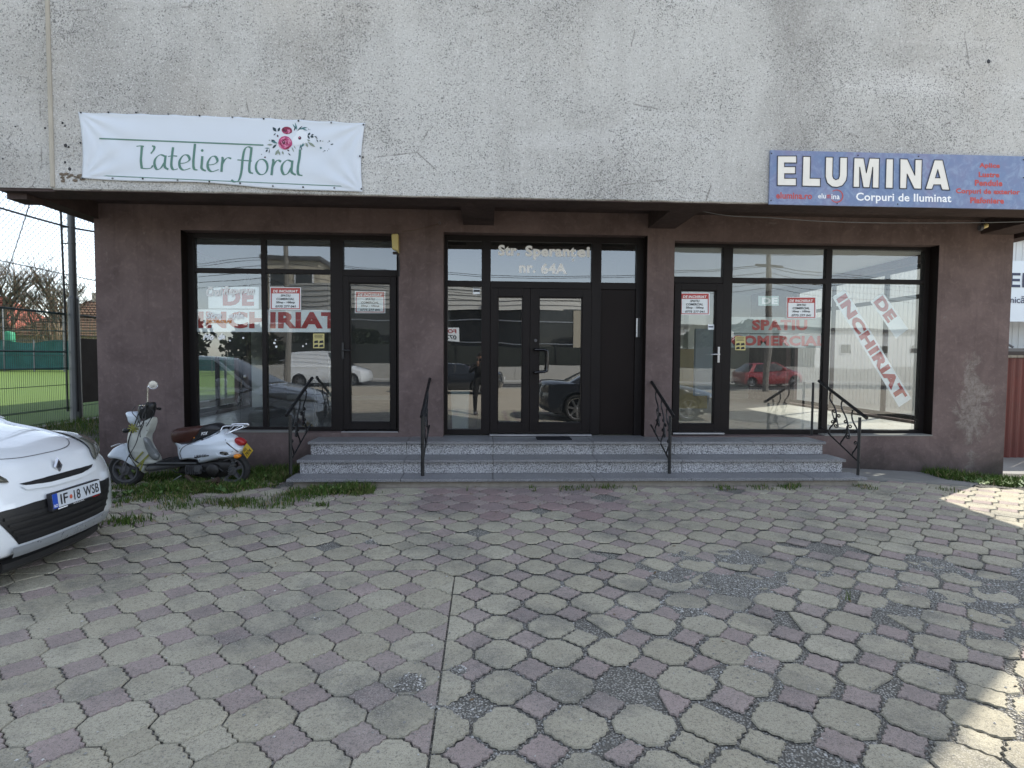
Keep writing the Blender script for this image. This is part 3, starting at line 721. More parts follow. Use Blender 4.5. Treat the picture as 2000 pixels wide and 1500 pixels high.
# right shop
f = frame_bars('shop_window_frame', [(2.467, 2.52, .545, 3.10, 0), (5.985, 6.06, .535, 3.10, 0), (2.52, 5.985, 3.055, 3.10, 0), (3.315, 5.985, .535, .60, 0), (3.185, 3.315, .535, 3.055, -.004),
    (4.605, 4.69, .60, 3.055, .003), (2.52, 3.185, 2.57, 2.66, .003), (3.315, 4.605, 2.585, 2.655, .003), (4.69, 5.985, 2.60, 2.66, .003)], bld)
for (a, b_, c, d) in ((3.315, 4.605, .60, 2.585), (4.69, 5.985, .60, 2.60)): pane('window_pane', a, b_, c, d, f)
for (a, b_, c) in ((2.52, 3.185, 2.66), (3.315, 4.605, 2.655), (4.69, 5.985, 2.66)): pane('transom_pane', a, b_, c, 3.055, f)
dr = leaf('shop_door', 2.523, 3.182, .575, 2.567, .085, .09, .10, bld, 'glass'); lever(1403, 692, dr, -1)
box('door_sill', 2.5, 3.2, .02, .145, .55, .572, MT['alu'], bld, .003)
box('window_sill', 4.56, 6.06, -.012, .15, .535, .552, MT['concrete'], bld); box('window_sill', -3.83, -2.32, -.012, .15, .577, .592, MT['concrete'], bld)
# thin dark strips lining the reveals, in the door panel material
for (x0, x1, z0, z1) in ((-3.834, -3.828, .59, 3.13), (-1.117, -1.112, .59, 3.13), (2.104, 2.110, .52, 3.16), (6.056, 6.062, .55, 3.10)): box('dark_reveal', x0, x1, .004, .15, z0, z1, MT['panel'], bld)

# ---- interior
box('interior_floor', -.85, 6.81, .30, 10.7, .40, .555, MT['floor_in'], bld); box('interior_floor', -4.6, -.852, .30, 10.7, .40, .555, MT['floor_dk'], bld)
box('interior_ceiling', -4.6, 6.81, .30, 10.7, 3.22, 3.30, MT['ceil_in'], bld)
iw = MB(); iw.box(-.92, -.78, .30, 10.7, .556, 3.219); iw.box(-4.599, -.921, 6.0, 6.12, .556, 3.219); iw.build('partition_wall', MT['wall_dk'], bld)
iw = MB(); iw.box(2.22, 2.36, .30, 10.7, .556, 3.219); iw.box(2.361, 6.809, 7.0, 7.12, .556, 3.219)
iw.build('partition_wall', MT['wall_in'], bld)
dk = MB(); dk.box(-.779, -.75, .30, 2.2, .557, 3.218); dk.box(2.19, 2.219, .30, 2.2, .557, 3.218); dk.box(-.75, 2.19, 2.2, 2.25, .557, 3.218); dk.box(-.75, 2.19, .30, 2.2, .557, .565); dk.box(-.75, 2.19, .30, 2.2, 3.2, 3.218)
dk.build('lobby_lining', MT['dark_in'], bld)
def side_glazing(x, y0, y1, z0, z1, ys, zt, matf):
    m = MB(); m.box(x-.03, x+.03, y0, y0+.07, z0, z1); m.box(x-.03, x+.03, y1-.07, y1, z0, z1); m.box(x-.03, x+.03, y0+.07, y1-.07, z0, z0+.07); m.box(x-.03, x+.03, y0+.07, y1-.07, z1-.07, z1)
    for y in ys: m.box(x-.028, x+.028, y-.035, y+.035, z0+.07, z1-.07)
    prev = y0+.07
    for y in list(ys)+[y1-.035]: m.box(x-.026, x+.026, prev, y-.035, zt, zt+.07); prev = y+.035
    o = m.build('side_window_frame', matf, bld, bevel=.004)
    ys2 = [y0]+list(ys)+[y1]
    for i in range(len(ys2)-1): box('side_window_pane', x-.004, x+.004, ys2[i]+.036, ys2[i+1]-.036, z0+.07, z1-.07, MT['glass'], o)
side_glazing(-4.74, .9, 3.9, .60, 3.1, (1.9, 2.9), 2.55, MT['frame']); side_glazing(6.95, .8, 5.2, .60, 3.1, (2.2, 3.7), 2.55, MT['frame'])
# inner structural bits that show through the glass
for q in ((-4.55, -4.35, 3.9, 4.1), (-3.2, -3.0, 4.4, 4.6), (2.40, 2.52, 1.6, 1.8), (4.55, 4.95, 5.2, 5.5)): box('interior_column', *q, .556, 3.2, MT['wall_in'], bld)
box('added_light_blocker', -4.68, -4.66, 1.3, 3.9, 1.55, 3.1, MT['wall_dk'], bld); box('ochre_panel', 3.55, 4.3, 3.4, 3.44, .60, 1.75, MT['ochre'], bld)  # dark blind panel added to block the bright sky through the left side window
box('interior_board', 3.75, 4.30, 2.6, 2.68, .9, 2.1, simple('pale blue board', (.30, .36, .42), .6, var=.05), bld)
box('skirting', 2.362, 6.8, 6.97, 7.0, .556, .66, MT['white'], bld); box('skirting', -4.59, -.93, 5.97, 6.0, .556, .66, MT['white'], bld)

# ================================================================ steps
st = thing('granite_steps', 'three granite steps with speckled risers and smooth grey treads before the doors', 'steps', (1.1, -.5, 0))
def slabs(z, yf, yb, x0, x1, joints, name='tread_slab', th=.032):
    xs = [x0]+joints+[x1]; first = None
    for i in range(len(xs)-1):
        dz = random.uniform(-.0015, .0015)
        MB().box(xs[i]+.003, xs[i+1]-.003, yf+random.uniform(-.002, .002), yb, z-th+dz, z+dz).build(name, MT['granite2'], st, bevel=.004)
def risers(z0, z1, y, x0, x1, joints):
    xs = [x0]+joints+[x1]
    for i in range(len(xs)-1): MB().box(xs[i]+.003, xs[i+1]-.003, y+random.uniform(0, .002), y+.02, z0, z1).build('riser_slab', MT['granite'], st, bevel=.001)
def xj(pxs, y, z): return [onY(px, 900, y).x for px in pxs]
slabs(.52, -.44, .148, -2.15, 4.32, xj([794, 963, 1158, 1330, 1470], -.44, .5))
risers(.357, .486, -.405, -2.125, 4.295, xj([794, 963, 1158, 1317, 1508], -.41, .4))
slabs(.355, -.77, -.385, -2.175, 4.37, xj([790, 963, 1166, 1333, 1530], -.77, .4))
risers(.192, .321, -.735, -2.15, 4.345, xj([787, 963, 1165, 1332, 1530], -.74, .3))
slabs(.19, -1.05, -.715, -2.20, 4.45, xj([783, 963, 1160, 1348, 1585], -1.0, .2))
m = MB(); m.box(-2.14, 4.38, -.97, 0, -.2, .156); m.box(-2.11, 4.28, -.385, -.002, .156, .322); m.box(-2.10, 4.27, -.30, -.002, .322, .487)
m.build('step_core', MT['footm'], st)
# rough mortar at the foot of the bottom step
m = MB().grid(lambda a, v: (-2.14+6.52*a, -.972-.02*v+.03*(v-1)*abs(noise.noise(Vector((a*40, 3, 0))))-.02*v*abs(noise.noise(Vector((a*22, 0, 0)))), .155-.085*v-.02*noise.noise(Vector((a*30, v*2, 0)))), 200, 5)
m.build('mortar_edge', MT['footm'], st)
m = MB().grid(lambda a, v: (lambda x, y: (x, y, zg(x, y)+.010-.022*v+.010*noise.noise(Vector((x*6, y*12, 0)))))(-2.27+6.71*a, -.97-(.10+.05*noise.noise(Vector((a*25, 1, 1))))*v), 200, 4)
m.build('dust_strip', MT['footm'], kind='structure')

# doormats
dm = box('doormat', *[onZ(px, 855, .524).x for px in (1047, 1113)], -.30, -.06, .521, .531, MT['mat']); tag(dm, 'dark rectangular doormat on the top step before the glass double door', 'doormat')

# ================================================================ handrails (one built, three copied)
def q4(zx, zy):
    p = onX(1560+zx/6.25, 720+zy/6.25, 4.43); return (4.43, p.y, p.z)
ra = thing('stair_handrail', 'black wrought iron handrail at the right end of the steps, with two posts', 'handrail', (4.43, -.5, .19), group='wrought iron handrails on the steps')
def sq_bar(m, pts, r): m.tube(pts, r*1.35, 4)
lowp = onZ(1678, 928, .19)
yl, yu = lowp.y, onZ(1603, 852, .52).y
sq_bar(t_ := MB(), [(4.43, yl, .19), (4.43, yl, .88)], .015); t_.build('lower_post', MT['black'], ra)
t_ = MB(); sq_bar(t_, [(4.43, yu, .52), (4.43, yu, 1.25)], .013); t_.build('upper_post', MT['black'], ra)
a = Vector(q4(245, 150)); b = Vector(q4(832, 605)); t_ = MB(); t_.tube([a, a+(b-a)*.5, b], .020, 6); t_.build('top_rail', MT['black'], ra)
t_ = MB(); sq_bar(t_, [q4(265, 700), q4(740, 1150)], .008); t_.build('bottom_rail', MT['black'], ra)
for pts in ([(395, 285), (380, 340), (395, 400), (438, 470), (460, 560), (440, 650), (385, 720), (376, 760), (380, 800)],
            [(530, 395), (520, 440), (530, 500), (575, 590), (600, 690), (585, 790), (540, 865), (515, 900), (512, 940)],
            [(660, 505), (648, 570), (665, 650), (708, 730), (728, 820), (722, 920), (690, 985), (658, 1030), (655, 1080)]):
    MB().tube(catmull([q4(*p_) for p_ in pts], 4), .009, 6).build('baluster', MT['black'], ra)
def spiral(cx, cy, r, a0, dirn, tail):
    pts = [(cx+r*(1-i/16*.75)*math.cos(a0+dirn*i*.42), cy+r*(1-i/16*.75)*math.sin(a0+dirn*i*.42)) for i in range(17)]
    return [q4(*p_) for p_ in [tail]+pts]
for (cx, cy, r, a0, dr_, tail) in ((435, 525, 28, 2.8, 1, (440, 650)), (488, 580, 24, 3.4, 1, (455, 660)), (412, 652, 22, .2, -1, (438, 600)), (455, 695, 26, .2, 1, (462, 600)),
        (572, 650, 24, .1, -1, (600, 730)), (626, 710, 26, 3.0, 1, (590, 800)), (600, 830, 26, .3, 1, (600, 720)), (560, 770, 22, -.6, -1, (590, 700)), (692, 910, 24, .2, -1, (722, 960)), (700, 770, 22, .2, -1, (728, 850))):
    MB().tube(catmull(spiral(cx, cy, r, a0, dr_, tail), 3), .0075, 6).build('scroll', MT['black'], ra)
for x, dy, lab in ((2.195, .12, 'black wrought iron handrail in front of the brown pillar right of the double door'), (-.715, .03, 'black wrought iron handrail in front of the brown pillar left of the double door'),
                   (-2.245, .14, 'black wrought iron handrail at the left end of the steps, next to the scooter')):
    r_ = cpy(ra, (x, -.5+dy, .19), label=lab)
# ================================================================ florist banner
YB_ = YF-.012
def bpt(px, py, dy=0.0):
    return onY(px, py, YB_+dy)
TL, TR_, BR_, BL = (153, 219), (713, 240), (708, 374), (160, 347)
def bxy(u, v):      # v 0 top .. 1 bottom, with scalloped edges
    tx = TL[0]+(TR_[0]-TL[0])*u; ty = TL[1]+(TR_[1]-TL[1])*u; bx = BL[0]+(BR_[0]-BL[0])*u; by = BL[1]+(BR_[1]-BL[1])*u
    x = tx+(bx-tx)*v; y = ty+(by-ty)*v
    sag = 1.6*abs(math.sin(u*math.pi*9))*(1-v)**3
    y += sag+ (3.2*math.sin(u*9.0+1)*math.sin(u*math.pi)+1.0)*v**3 - 2.5*math.sin(math.pi*u)*(1-v)
    x += 4.5*math.sin(math.pi*v)*(1-u)**6 - 5.0*math.sin(math.pi*v)*u**8
    return x, y
def bwrk(u, v):
    f = .006*noise.noise(Vector((u*5, v*2.2, 3)))+.003*noise.noise(Vector((u*16, v*4, 1)))
    for (cu, cv, su, sv) in ((0, 0, 1, 1), (1, 0, -1, 1), (0, 1, 1, -1), (1, 1, -1, -1)):
        du, dv = (u-cu)*su*4.2, (v-cv)*sv; r_ = math.hypot(du, dv)
        if r_ < 1.3: f += .009*math.sin(math.atan2(dv, du+1e-6)*13)*(1-r_/1.3)*min(1, r_*5)
    for k_ in range(10):
        du = (u-k_/9)*9; f += .004*math.exp(-du*du*6)*(1-v)**2*math.sin(v*14)
    return -.010+f
ban = thing('florist_banner', 'white vinyl banner with green flowing lettering and a crimson rose bouquet', 'banner', tuple(onY(435, 295, YB_)))
g = MB().grid(lambda u, v: (lambda q: onY(q[0], q[1], YB_+bwrk(u, v)))(bxy(u, v)), 140, 40)
o = g.build('banner_cloth', MT['cloth'], ban, angle=180); so = o.modifiers.new('thick', 'SOLIDIFY'); so.thickness = .0015
def on_b(px, py, lift=.004):        # point on the wrinkled cloth, a touch proud
    u = (px-155)/555; v = (py-219-21*u)/(128+6*u)
    return onY(px, py, YB_+bwrk(max(0, min(1, u)), max(0, min(1, v)))-lift)
def z6(x, y): return (130+x/3.3333, 200+y/3.3333)
def nib(m, pts, w=17, ang=20, thin=5.2, closed=False, n=7):
    P = catmull([(p[0], p[1], 0) for p in pts], n, closed); k_ = len(P)
    ca, sa = math.cos(R(ang)), -math.sin(R(ang)); A_ = []; B_ = []
    for i, p in enumerate(P):
        a_, b_ = P[max(i-1, 0)], P[min(i+1, k_-1)]
        if closed: a_, b_ = P[i-1], P[(i+1) % k_]
        d = (b_-a_).normalized(); nn = Vector((-d.y, d.x, 0))
        wd = max(thin, w*abs(nn.x*ca+nn.y*sa))/2
        A_.append(p+nn*wd); B_.append(p-nn*wd)
    v = [on_b(*z6(q.x, q.y)) for q in A_+B_]
    f = [(i, (i+1) % k_, (i+1) % k_+k_, i+k_) for i in range(k_ if closed else k_-1)]
    m.add(v, f)
m = MB()
LET = [[(455, 286), (480, 283), (503, 287)], [(490, 285), (487, 330), (484, 380), (490, 430)], [(482, 428), (520, 431), (548, 427), (562, 410)], [(556, 283), (571, 290), (566, 310), (548, 333)],
       [(642, 352), (610, 341), (580, 365), (572, 400), (586, 434), (612, 428), (636, 392)], [(645, 345), (640, 385), (640, 420), (662, 436)],
       [(693, 292), (686, 350), (682, 410), (695, 437), (724, 432)], [(660, 352), (690, 348), (720, 350)],
       [(738, 397), (775, 392), (800, 372), (788, 345), (760, 345), (736, 380), (738, 420), (762, 440), (806, 428)],
       [(836, 270), (830, 330), (825, 390), (830, 432), (852, 440)], [(884, 350), (880, 395), (880, 430), (906, 446)],
       [(922, 407), (960, 402), (982, 382), (970, 354), (944, 354), (920, 390), (922, 430), (946, 450), (990, 437)],
       [(1008, 358), (1016, 365), (1012, 400), (1008, 452)], [(1010, 408), (1030, 374), (1050, 360), (1072, 366)],
       [(1208, 300), (1180, 289), (1158, 310), (1146, 370), (1138, 450), (1122, 505), (1095, 518), (1072, 505)], [(1112, 374), (1160, 378), (1205, 382)],
       [(1204, 292), (1198, 350), (1190, 410), (1192, 452), (1214, 462)],
       [(1338, 372), (1346, 380), (1340, 420), (1334, 474)], [(1338, 425), (1358, 390), (1376, 376), (1396, 386)],
       [(1466, 385), (1436, 376), (1408, 400), (1400, 435), (1414, 468), (1440, 462), (1462, 425)], [(1470, 378), (1466, 420), (1466, 455), (1492, 472)],
       [(1520, 306), (1516, 360), (1506, 420), (1508, 466), (1536, 476)]]
for l_ in LET: nib(m, l_)
nib(m, [(1270+38*math.cos(t_), 420+50*math.sin(t_)) for t_ in [i*math.pi/5 for i in range(10)]], closed=True, w=15)
m.flat([(883+9*math.cos(i*.63), 313+9*math.sin(i*.63)) for i in range(10)], lambda x, y: on_b(*z6(x, y)))
for (a_, b_, th) in (((213, 235), (1282, 278), 4.5), ((213, 476), (1808, 546), 2.6)):
    k_ = 60; v = []
    for i in range(k_+1):
        x = a_[0]+(b_[0]-a_[0])*i/k_; y = a_[1]+(b_[1]-a_[1])*i/k_; v += [on_b(*z6(x, y-th)), on_b(*z6(x, y+th))]
    m.add(v, [(2*i, 2*i+1, 2*i+3, 2*i+2) for i in range(k_)])
m.build('banner_lettering', MT['teal'], ban)
# bouquet
def zf(x, y): return (500+x/11.111, 220+y/11.111)
fl = [MB() for _ in range(1)][0]
FC = [simple('crimson petal', (.22, .012, .05)), simple('rose petal', (.42, .05, .16)), simple('pink petal', (.60, .22, .34)), simple('dark leaf print', (.01, .035, .045)), simple('sage leaf print', (.22, .27, .22)),
      simple('teal leaf print', (.05, .16, .17)), simple('white petal', (.70, .74, .78)), simple('plum print', (.06, .01, .03))]
def blob(ci, x, y, rx, ry, rot, lift, tip=0):
    fl.mat(ci); pts = []
    for i in range(12):
        t_ = 2*math.pi*i/12; a_ = rx*math.cos(t_); b_ = ry*math.sin(t_)*(1-tip*abs(math.cos(t_))**1.5)
        pts.append((x+a_*math.cos(rot)-b_*math.sin(rot), y+a_*math.sin(rot)+b_*math.cos(rot)))
    fl.flat(pts, lambda a_, b_: on_b(*zf(a_, b_), lift))
rs = random.Random(5)
for (x, y, rx, ry) in ((950, 460, 150, 80), (900, 600, 130, 110), (1020, 600, 120, 110), (1000, 520, 130, 120)): blob(6, x, y, rx, ry, rs.uniform(0, 3), .0045)
blob(7, 948, 550, 34, 38, 0, .0062); blob(2, 940, 535, 14, 14, 0, .007)
blob(0, 670, 385, 115, 82, .1, .0045)
for i in range(16):
    a_ = i*2.4; r_ = 90*(1-i/18); blob((0, 1, 0, 2, 7)[i % 5], 670+r_*math.cos(a_)*1.05, 385+r_*.62*math.sin(a_), 48-2*i, 16, a_+1.4, .005+.0002*i)
blob(1, 630, 655, 150, 150, 0, .0045)
for i in range(30):
    a_ = i*2.4; r_ = 128*(1-i/32); blob((1, 2, 1, 0, 1, 2)[i % 6], 630+r_*math.cos(a_), 655+r_*math.sin(a_), 70-1.9*i, 25-.5*i, a_+1.5, .0052+.0001*i)
blob(7, 600, 640, 34, 38, 0, .0085); blob(2, 602, 632, 12, 14, 0, .009)
for (ci, x, y, l_, w_, a_) in ((3, 400, 362, 62, 34, .9), (3, 495, 365, 48, 26, -1.1), (3, 405, 470, 34, 12, -.8), (7, 470, 505, 30, 20, 1.2), (3, 380, 620, 60, 30, .6), (5, 395, 640, 80, 22, .35), (4, 300, 695, 60, 20, 0), (3, 400, 730, 62, 24, -.8),
        (4, 455, 860, 75, 30, -1.0), (4, 500, 870, 60, 22, 1.2), (5, 245, 770, 60, 10, 0), (3, 232, 825, 36, 18, -.9), (3, 288, 840, 50, 8, -1.4), (7, 195, 968, 20, 17, 0), (3, 725, 905, 40, 12, .9), (7, 700, 820, 30, 14, .5), (4, 580, 870, 40, 20, 1.2),
        (5, 870, 300, 90, 14, 1.3), (5, 830, 300, 70, 12, 1.0), (3, 845, 340, 60, 14, -1.2), (3, 950, 345, 80, 16, -.8), (5, 1010, 345, 90, 16, -.25), (5, 1050, 325, 70, 12, -.1), (5, 1060, 370, 60, 12, .3), (3, 1150, 465, 42, 22, -.9), (3, 1140, 530, 44, 20, 1.0), (3, 1215, 520, 40, 28, .2),
        (3, 1225, 480, 30, 16, -.3), (3, 1310, 545, 36, 12, .7), (3, 1330, 610, 40, 12, 1.1), (3, 1290, 515, 34, 8, 0), (4, 1205, 690, 95, 28, .6), (4, 1100, 700, 55, 26, 1.1), (4, 1140, 600, 40, 16, .4), (5, 1000, 710, 70, 14, -1.1), (5, 960, 740, 60, 12, -1.3), (3, 985, 770, 50, 10, 1.3), (5, 1030, 700, 50, 12, -.9),
        (4, 800, 800, 60, 12, 1.2), (3, 1395, 612, 16, 14, 0), (4, 1448, 620, 12, 10, 0), (3, 1590, 618, 15, 13, 0), (3, 1562, 645, 7, 7, 0), (3, 1640, 688, 22, 12, 0), (3, 1664, 682, 12, 12, 0), (5, 1405, 765, 22, 20, 0), (3, 1490, 828, 22, 8, 0), (3, 1550, 828, 6, 10, 0), (3, 1458, 850, 8, 8, 0), (4, 1580, 790, 12, 8, 0),
        (3, 1140, 360, 6, 14, 0), (3, 1170, 370, 6, 10, 0), (4, 840, 750, 40, 10, 1.0), (4, 290, 600, 14, 12, 0), (3, 120, 905, 10, 10, 0)):
    blob(ci, x, y, l_, w_, a_, .005, .7 if l_ > 25 else 0)
fl.build('bouquet_print', FC, ban)
for (px, py) in [(158, 220), (212, 219.5), (266, 220), (329, 223), (390, 226), (454, 229), (515, 232), (583, 236), (647, 239.5), (710, 243.5), (157.5, 279), (160, 347.5), (220, 348.5), (279, 349), (347, 352), (409, 355), (469, 358), (533, 363.5), (592, 365.5), (653, 367), (706, 369), (703, 305), (709, 307)]:
    p = on_b(px, py, .002); MB().lathe([(0, -.006), (.008, -.006), (.010, 0)], (p.x, p.y-.002, p.z), 'Y', 10).build('screw', MT['galv'] if random.random() < .3 else MT['ink'], ban)
    
# ================================================================ lighting shop sign board
YS = YF-.006
sg = thing('lighting_sign', 'blue printed sign board reading ELUMINA in big cream capitals', 'sign', tuple(onY(1750, 350, YS)))
a = onY(1503, 294.5, YS); b = onY(1503, 400, YS); xr_ = onY(2001, 310, YS).x+.02
box('sign_board', a.x, xr_, YS-.022, YS, b.z, a.z, MT['sign'], sg, .002)
YT = YS-.0235
def sg_text(s, x0, y0, x1, y1, mat, nm='lettering', bold=.02, slope=.018, lift=0.0, sub=None, y=None, parent=None):
    m_ = MB(); yy = (YT if y is None else y)-lift
    add_text(m_, s, quadmap(x0, y0, x1, y1, yy, slope), bold); return m_.build(nm, mat, sg if parent is None else parent)
ELA = [[(145, 190), (430, 190), (430, 293), (250, 293), (250, 350), (413, 350), (413, 455), (250, 455), (250, 525), (425, 525), (425, 635), (140, 632)], [(527, 195), (640, 198), (632, 523), (787, 527), (787, 648), (514, 640)],
    [(868, 205), (978, 208), (972, 490), (985, 525), (1020, 545), (1060, 530), (1075, 490), (1082, 210), (1193, 212), (1190, 480), (1175, 560), (1120, 635), (1040, 660), (960, 650), (890, 595), (862, 500)],
    [(1293, 218), (1440, 222), (1478, 440), (1525, 222), (1675, 226), (1665, 672), (1570, 668), (1575, 360), (1525, 665), (1432, 662), (1378, 360), (1375, 660), (1280, 658)], [(1778, 232), (1885, 234), (1877, 675), (1765, 672)]]
ELB = [[(140, 155), (250, 160), (360, 400), (365, 165), (470, 168), (460, 610), (350, 605), (245, 385), (235, 602), (135, 600)], [(655, 172), (780, 175), (885, 625), (770, 620), (745, 545), (645, 545), (620, 612), (520, 608)]]
LTR = [([(1500+x/7.69, 280+y/7.69) for x, y in g_], None) for g_ in ELA]+[([(1740+x/7.69, 290+y/7.69) for x, y in ELB[0]], None), ([(1740+x/7.69, 290+y/7.69) for x, y in ELB[1]], [(1740+x/7.69, 290+y/7.69) for x, y in ((705, 320), (670, 440), (738, 440))])]
for outer, hole in LTR:
    loops = [outer]+([hole] if hole else []); allp = [q for l_ in loops for q in l_]
    tr = tessellate_polygon([[Vector((q[0], q[1], 0)) for q in l_] for l_ in loops])
    m_ = MB(); m_.add([onY(q[0], q[1], YT-.003) for q in allp], [tuple(t_) for t_ in tr]); lo_ = m_.build('letter', MT['cream'], sg)
    m_ = MB()
    for l_ in loops:
        for i in range(len(l_)):
            a_, b_ = Vector(l_[i-1]), Vector(l_[i]); d = (b_-a_).normalized()*.8; n__ = Vector((-d.y, d.x))
            m_.add([onY(*(a_-d+n__), YT-.0045), onY(*(b_+d+n__), YT-.0045), onY(*(b_+d-n__), YT-.0045), onY(*(a_-d-n__), YT-.0045)], [(0, 1, 2, 3)])
    m_.build('letter_outline', MT['ink'], lo_)
sg_text('Corpuri de Iluminat', 1672, 376, 1858, 396.5, MT['whitel'])
sg_text('elumina.ro', 1516, 375, 1586, 388, MT['faded'], bold=.03)
sg_text('elu', 1598, 377.5, 1613, 387.5, MT['whitel'], bold=.01); sg_text('ina', 1624, 379, 1640, 389, MT['whitel'], bold=.01); sg_text('m', 1615, 380, 1622, 387, MT['faded'], bold=.02)
m_ = MB(); c_ = (1634, 383)
pts = [(c_[0]+12*math.cos(t_), c_[1]+12*math.sin(t_)) for t_ in [R(-130+i*14) for i in range(21)]]
v = []
for i, q in enumerate(pts):
    w_ = .7+.5*math.sin(i/20*3.1); d = (q[0]-c_[0])/12, (q[1]-c_[1])/12; v += [onY(q[0]-d[0]*w_, q[1]-d[1]*w_, YT-.0005), onY(q[0]+d[0]*w_, q[1]+d[1]*w_, YT-.0005)]
m_.add(v, [(2*i, 2*i+1, 2*i+3, 2*i+2) for i in range(20)]); m_.build('ring_mark', MT['faded'], sg)
for s_, x0, y0, x1, y1 in (('Aplice', 1912.5, 318, 1953, 330), ('Lustre', 1911.5, 335.5, 1952, 346), ('Pendule', 1904, 351, 1958, 363), ('Corpuri de exterior', 1867, 367.5, 1992, 380.5), ('Plafoniere', 1895, 385, 1961, 397)):
    sg_text(s_, x0, y0, x1, y1, MT['faded'], bold=.045, slope=.02)
for (px, py) in ((1507, 299.5), (1676, 303.5), (1794, 305.5), (1999, 312), (1506, 391.5), (1635, 397.8), (1753.5, 398.6), (1999, 347)):
    p = onY(px, py, YT); MB().lathe([(0, -.004), (.006, -.004), (.008, 0)], (p.x, p.y, p.z), 'Y', 8).build('screw', MT['ink'], sg)

# ================================================================ lettering over the entrance
ad = thing('street_address', 'white street name and number 64A stuck on the glass above the entrance', 'lettering', tuple(onY(1060, 505, .18)))
YG = .189
for s_, x0, y0, x1, y1 in (('Str.', 973, 478, 1015, 499.5), ('Speran', 1026, 479.5, 1113, 507), ('t', 1113, 483, 1125, 502), ('ei', 1127, 482, 1152.5, 502.5), ('nr.', 1014, 518, 1046, 533), ('64A', 1056.5, 514, 1107, 535)):
    m_ = MB(); add_text(m_, s_, quadmap(x0, y0, x1, y1, YG-.002, .006), .045)
    if s_ == 't': add_text(m_, ',', quadmap(1117, 505, 1121.5, 511, YG-.002), .02)
    m_.build('lettering', MT['whitel'], ad)

# ================================================================ papers and notices on the glass
def paper(px0, py0, px1, py1, y, mat, parent, nm='sheet', slope=.004):
    fn = quadmap(px0, py0, px1, py1, y, slope); n = 8
    return MB().grid(lambda u, v: (lambda p: Vector((p.x, p.y-.002*noise.noise(Vector((u*3+px0, v*3, 0))), p.z)))(fn(u, v)), n, 4).build(nm, mat, parent)
def notice(x0, y0, x1, y1, label, y=.186):
    t_ = thing('rental_notice', label, 'notice', tuple(onY((x0+x1)/2, (y0+y1)/2, y)), group='printed rental notices on the glass')
    W_, H_ = x1-x0, y1-y0
    paper(x0, y0, x1, y1, y, MT['paper'], t_)
    f_ = lambda a_, b_, c__, d__: (x0+W_*a_, y0+H_*b_, x0+W_*c__, y0+H_*d__)
    m_ = MB()
    for r_ in ((.03, .03, .97, .07), (.03, .93, .97, .965), (.03, .07, .06, .93), (.94, .07, .97, .93), (.06, .07, .94, .27)):
        fn = quadmap(*f_(*r_), y-.003, .004); m_.add([fn(0, 0), fn(1, 0), fn(1, 1), fn(0, 1)], [(0, 1, 2, 3)])
    m_.build('red_border', MT['faded'], t_)
    m_ = MB(); add_text(m_, 'DE INCHIRIAT', quadmap(*f_(.10, .115, .90, .235), y-.0045, .004), .03, .2); m_.build('heading', MT['whitel'], t_)
    m_ = MB()
    for s_, r_ in (('SPATIU', (.35, .32, .66, .42)), ('COMERCIAL', (.21, .47, .78, .57)), ('50mp - 100mp', (.20, .62, .80, .74)), ('0775 277 041', (.18, .80, .83, .90))):
        add_text(m_, s_, quadmap(*f_(*r_), y-.0045, .004), .02, .15)
    m_.build('print', MT['ink'], t_)
notice(693, 568.5, 752.5, 611.5, 'rental notice on the glass of the left shop door')
notice(527, 561, 588, 605, 'rental notice on the second window of the left shop, overlapping the big red letters', y=.184)
notice(1328, 572, 1386, 615, 'rental notice on the glass of the right shop door', y=.170)
notice(1536, 580, 1594, 622, 'rental notice on the middle window of the right shop, above the red COMERCIAL print')
YI = .204
def banner_paper(nm, label, x0, y0, x1, y1, txt, tx, mat=MT['paper'], tm=MT['red'], bold=.05, y=YI):
    t_ = thing(nm, label, 'poster', tuple(onY((x0+x1)/2, (y0+y1)/2, y)))
    paper(x0, y0, x1, y1, y, mat, t_)
    m_ = MB()
    for s_, r_ in zip(txt, tx): add_text(m_, s_, quadmap(*r_, y-.004, .004), bold)
    m_.build('print', tm, t_); return t_
banner_paper('window_poster', 'pale poster with the red word DE behind the left shop window', 407, 560, 505.5, 602.5, ['DE'], [(435, 564, 496, 597)])
t_ = banner_paper('window_poster', 'wide pale poster with red word INCHIRIAT across both left shop windows', 385.5, 604, 646, 648, ['INCHIRIAT'], [(387, 608, 662, 641)])
banner_paper('window_poster', 'small greenish poster reading DE high in the middle window of the right shop', 1481, 578, 1521, 597, ['DE'], [(1488, 581, 1519, 594)], MT['paperg'], MT['whitel'])
banner_paper('window_poster', 'pale strip with red word SPATIU in the right shop window', 1428, 619, 1607, 651, ['SPATIU'], [(1469, 624, 1577, 645)], MT['papert'], MT['faded'], y=YI+.01)
banner_paper('window_poster', 'pale strip with the red word COMERCIAL in the right shop window', 1428, 652.5, 1604, 679, ['COMERCIAL'], [(1428, 655, 1612, 675)], MT['papert'], MT['faded'], y=YI+.01)
def slanted(label, p0, p1, half, txt, tr, y=YI):   # p0->p1 along the strip centre in photo pixels
    a_ = onY(*p0, y); b_ = onY(*p1, y); d = (b_-a_).normalized(); n_ = Vector((-d.z, 0, d.x))
    t_ = thing('window_poster', label, 'poster', tuple((a_+b_)/2)); l_ = (b_-a_).length
    if n_.z < 0: n_ = -n_
    m_ = MB().grid(lambda u, v: a_+d*(l_*u)+n_*half*(2*v-1)+Vector((0, -.003*noise.noise(Vector((u*5, v*2, 7))), 0)), 16, 3); m_.build('sheet', MT['paper'], t_)
    m_ = MB(); add_text(m_, txt, lambda u, v: a_+d*(l_*(tr[0]+(tr[1]-tr[0])*u))+n_*half*1.5*(v-.5)+Vector((0, -.005, 0)), .055); m_.build('print', MT['red'], t_)
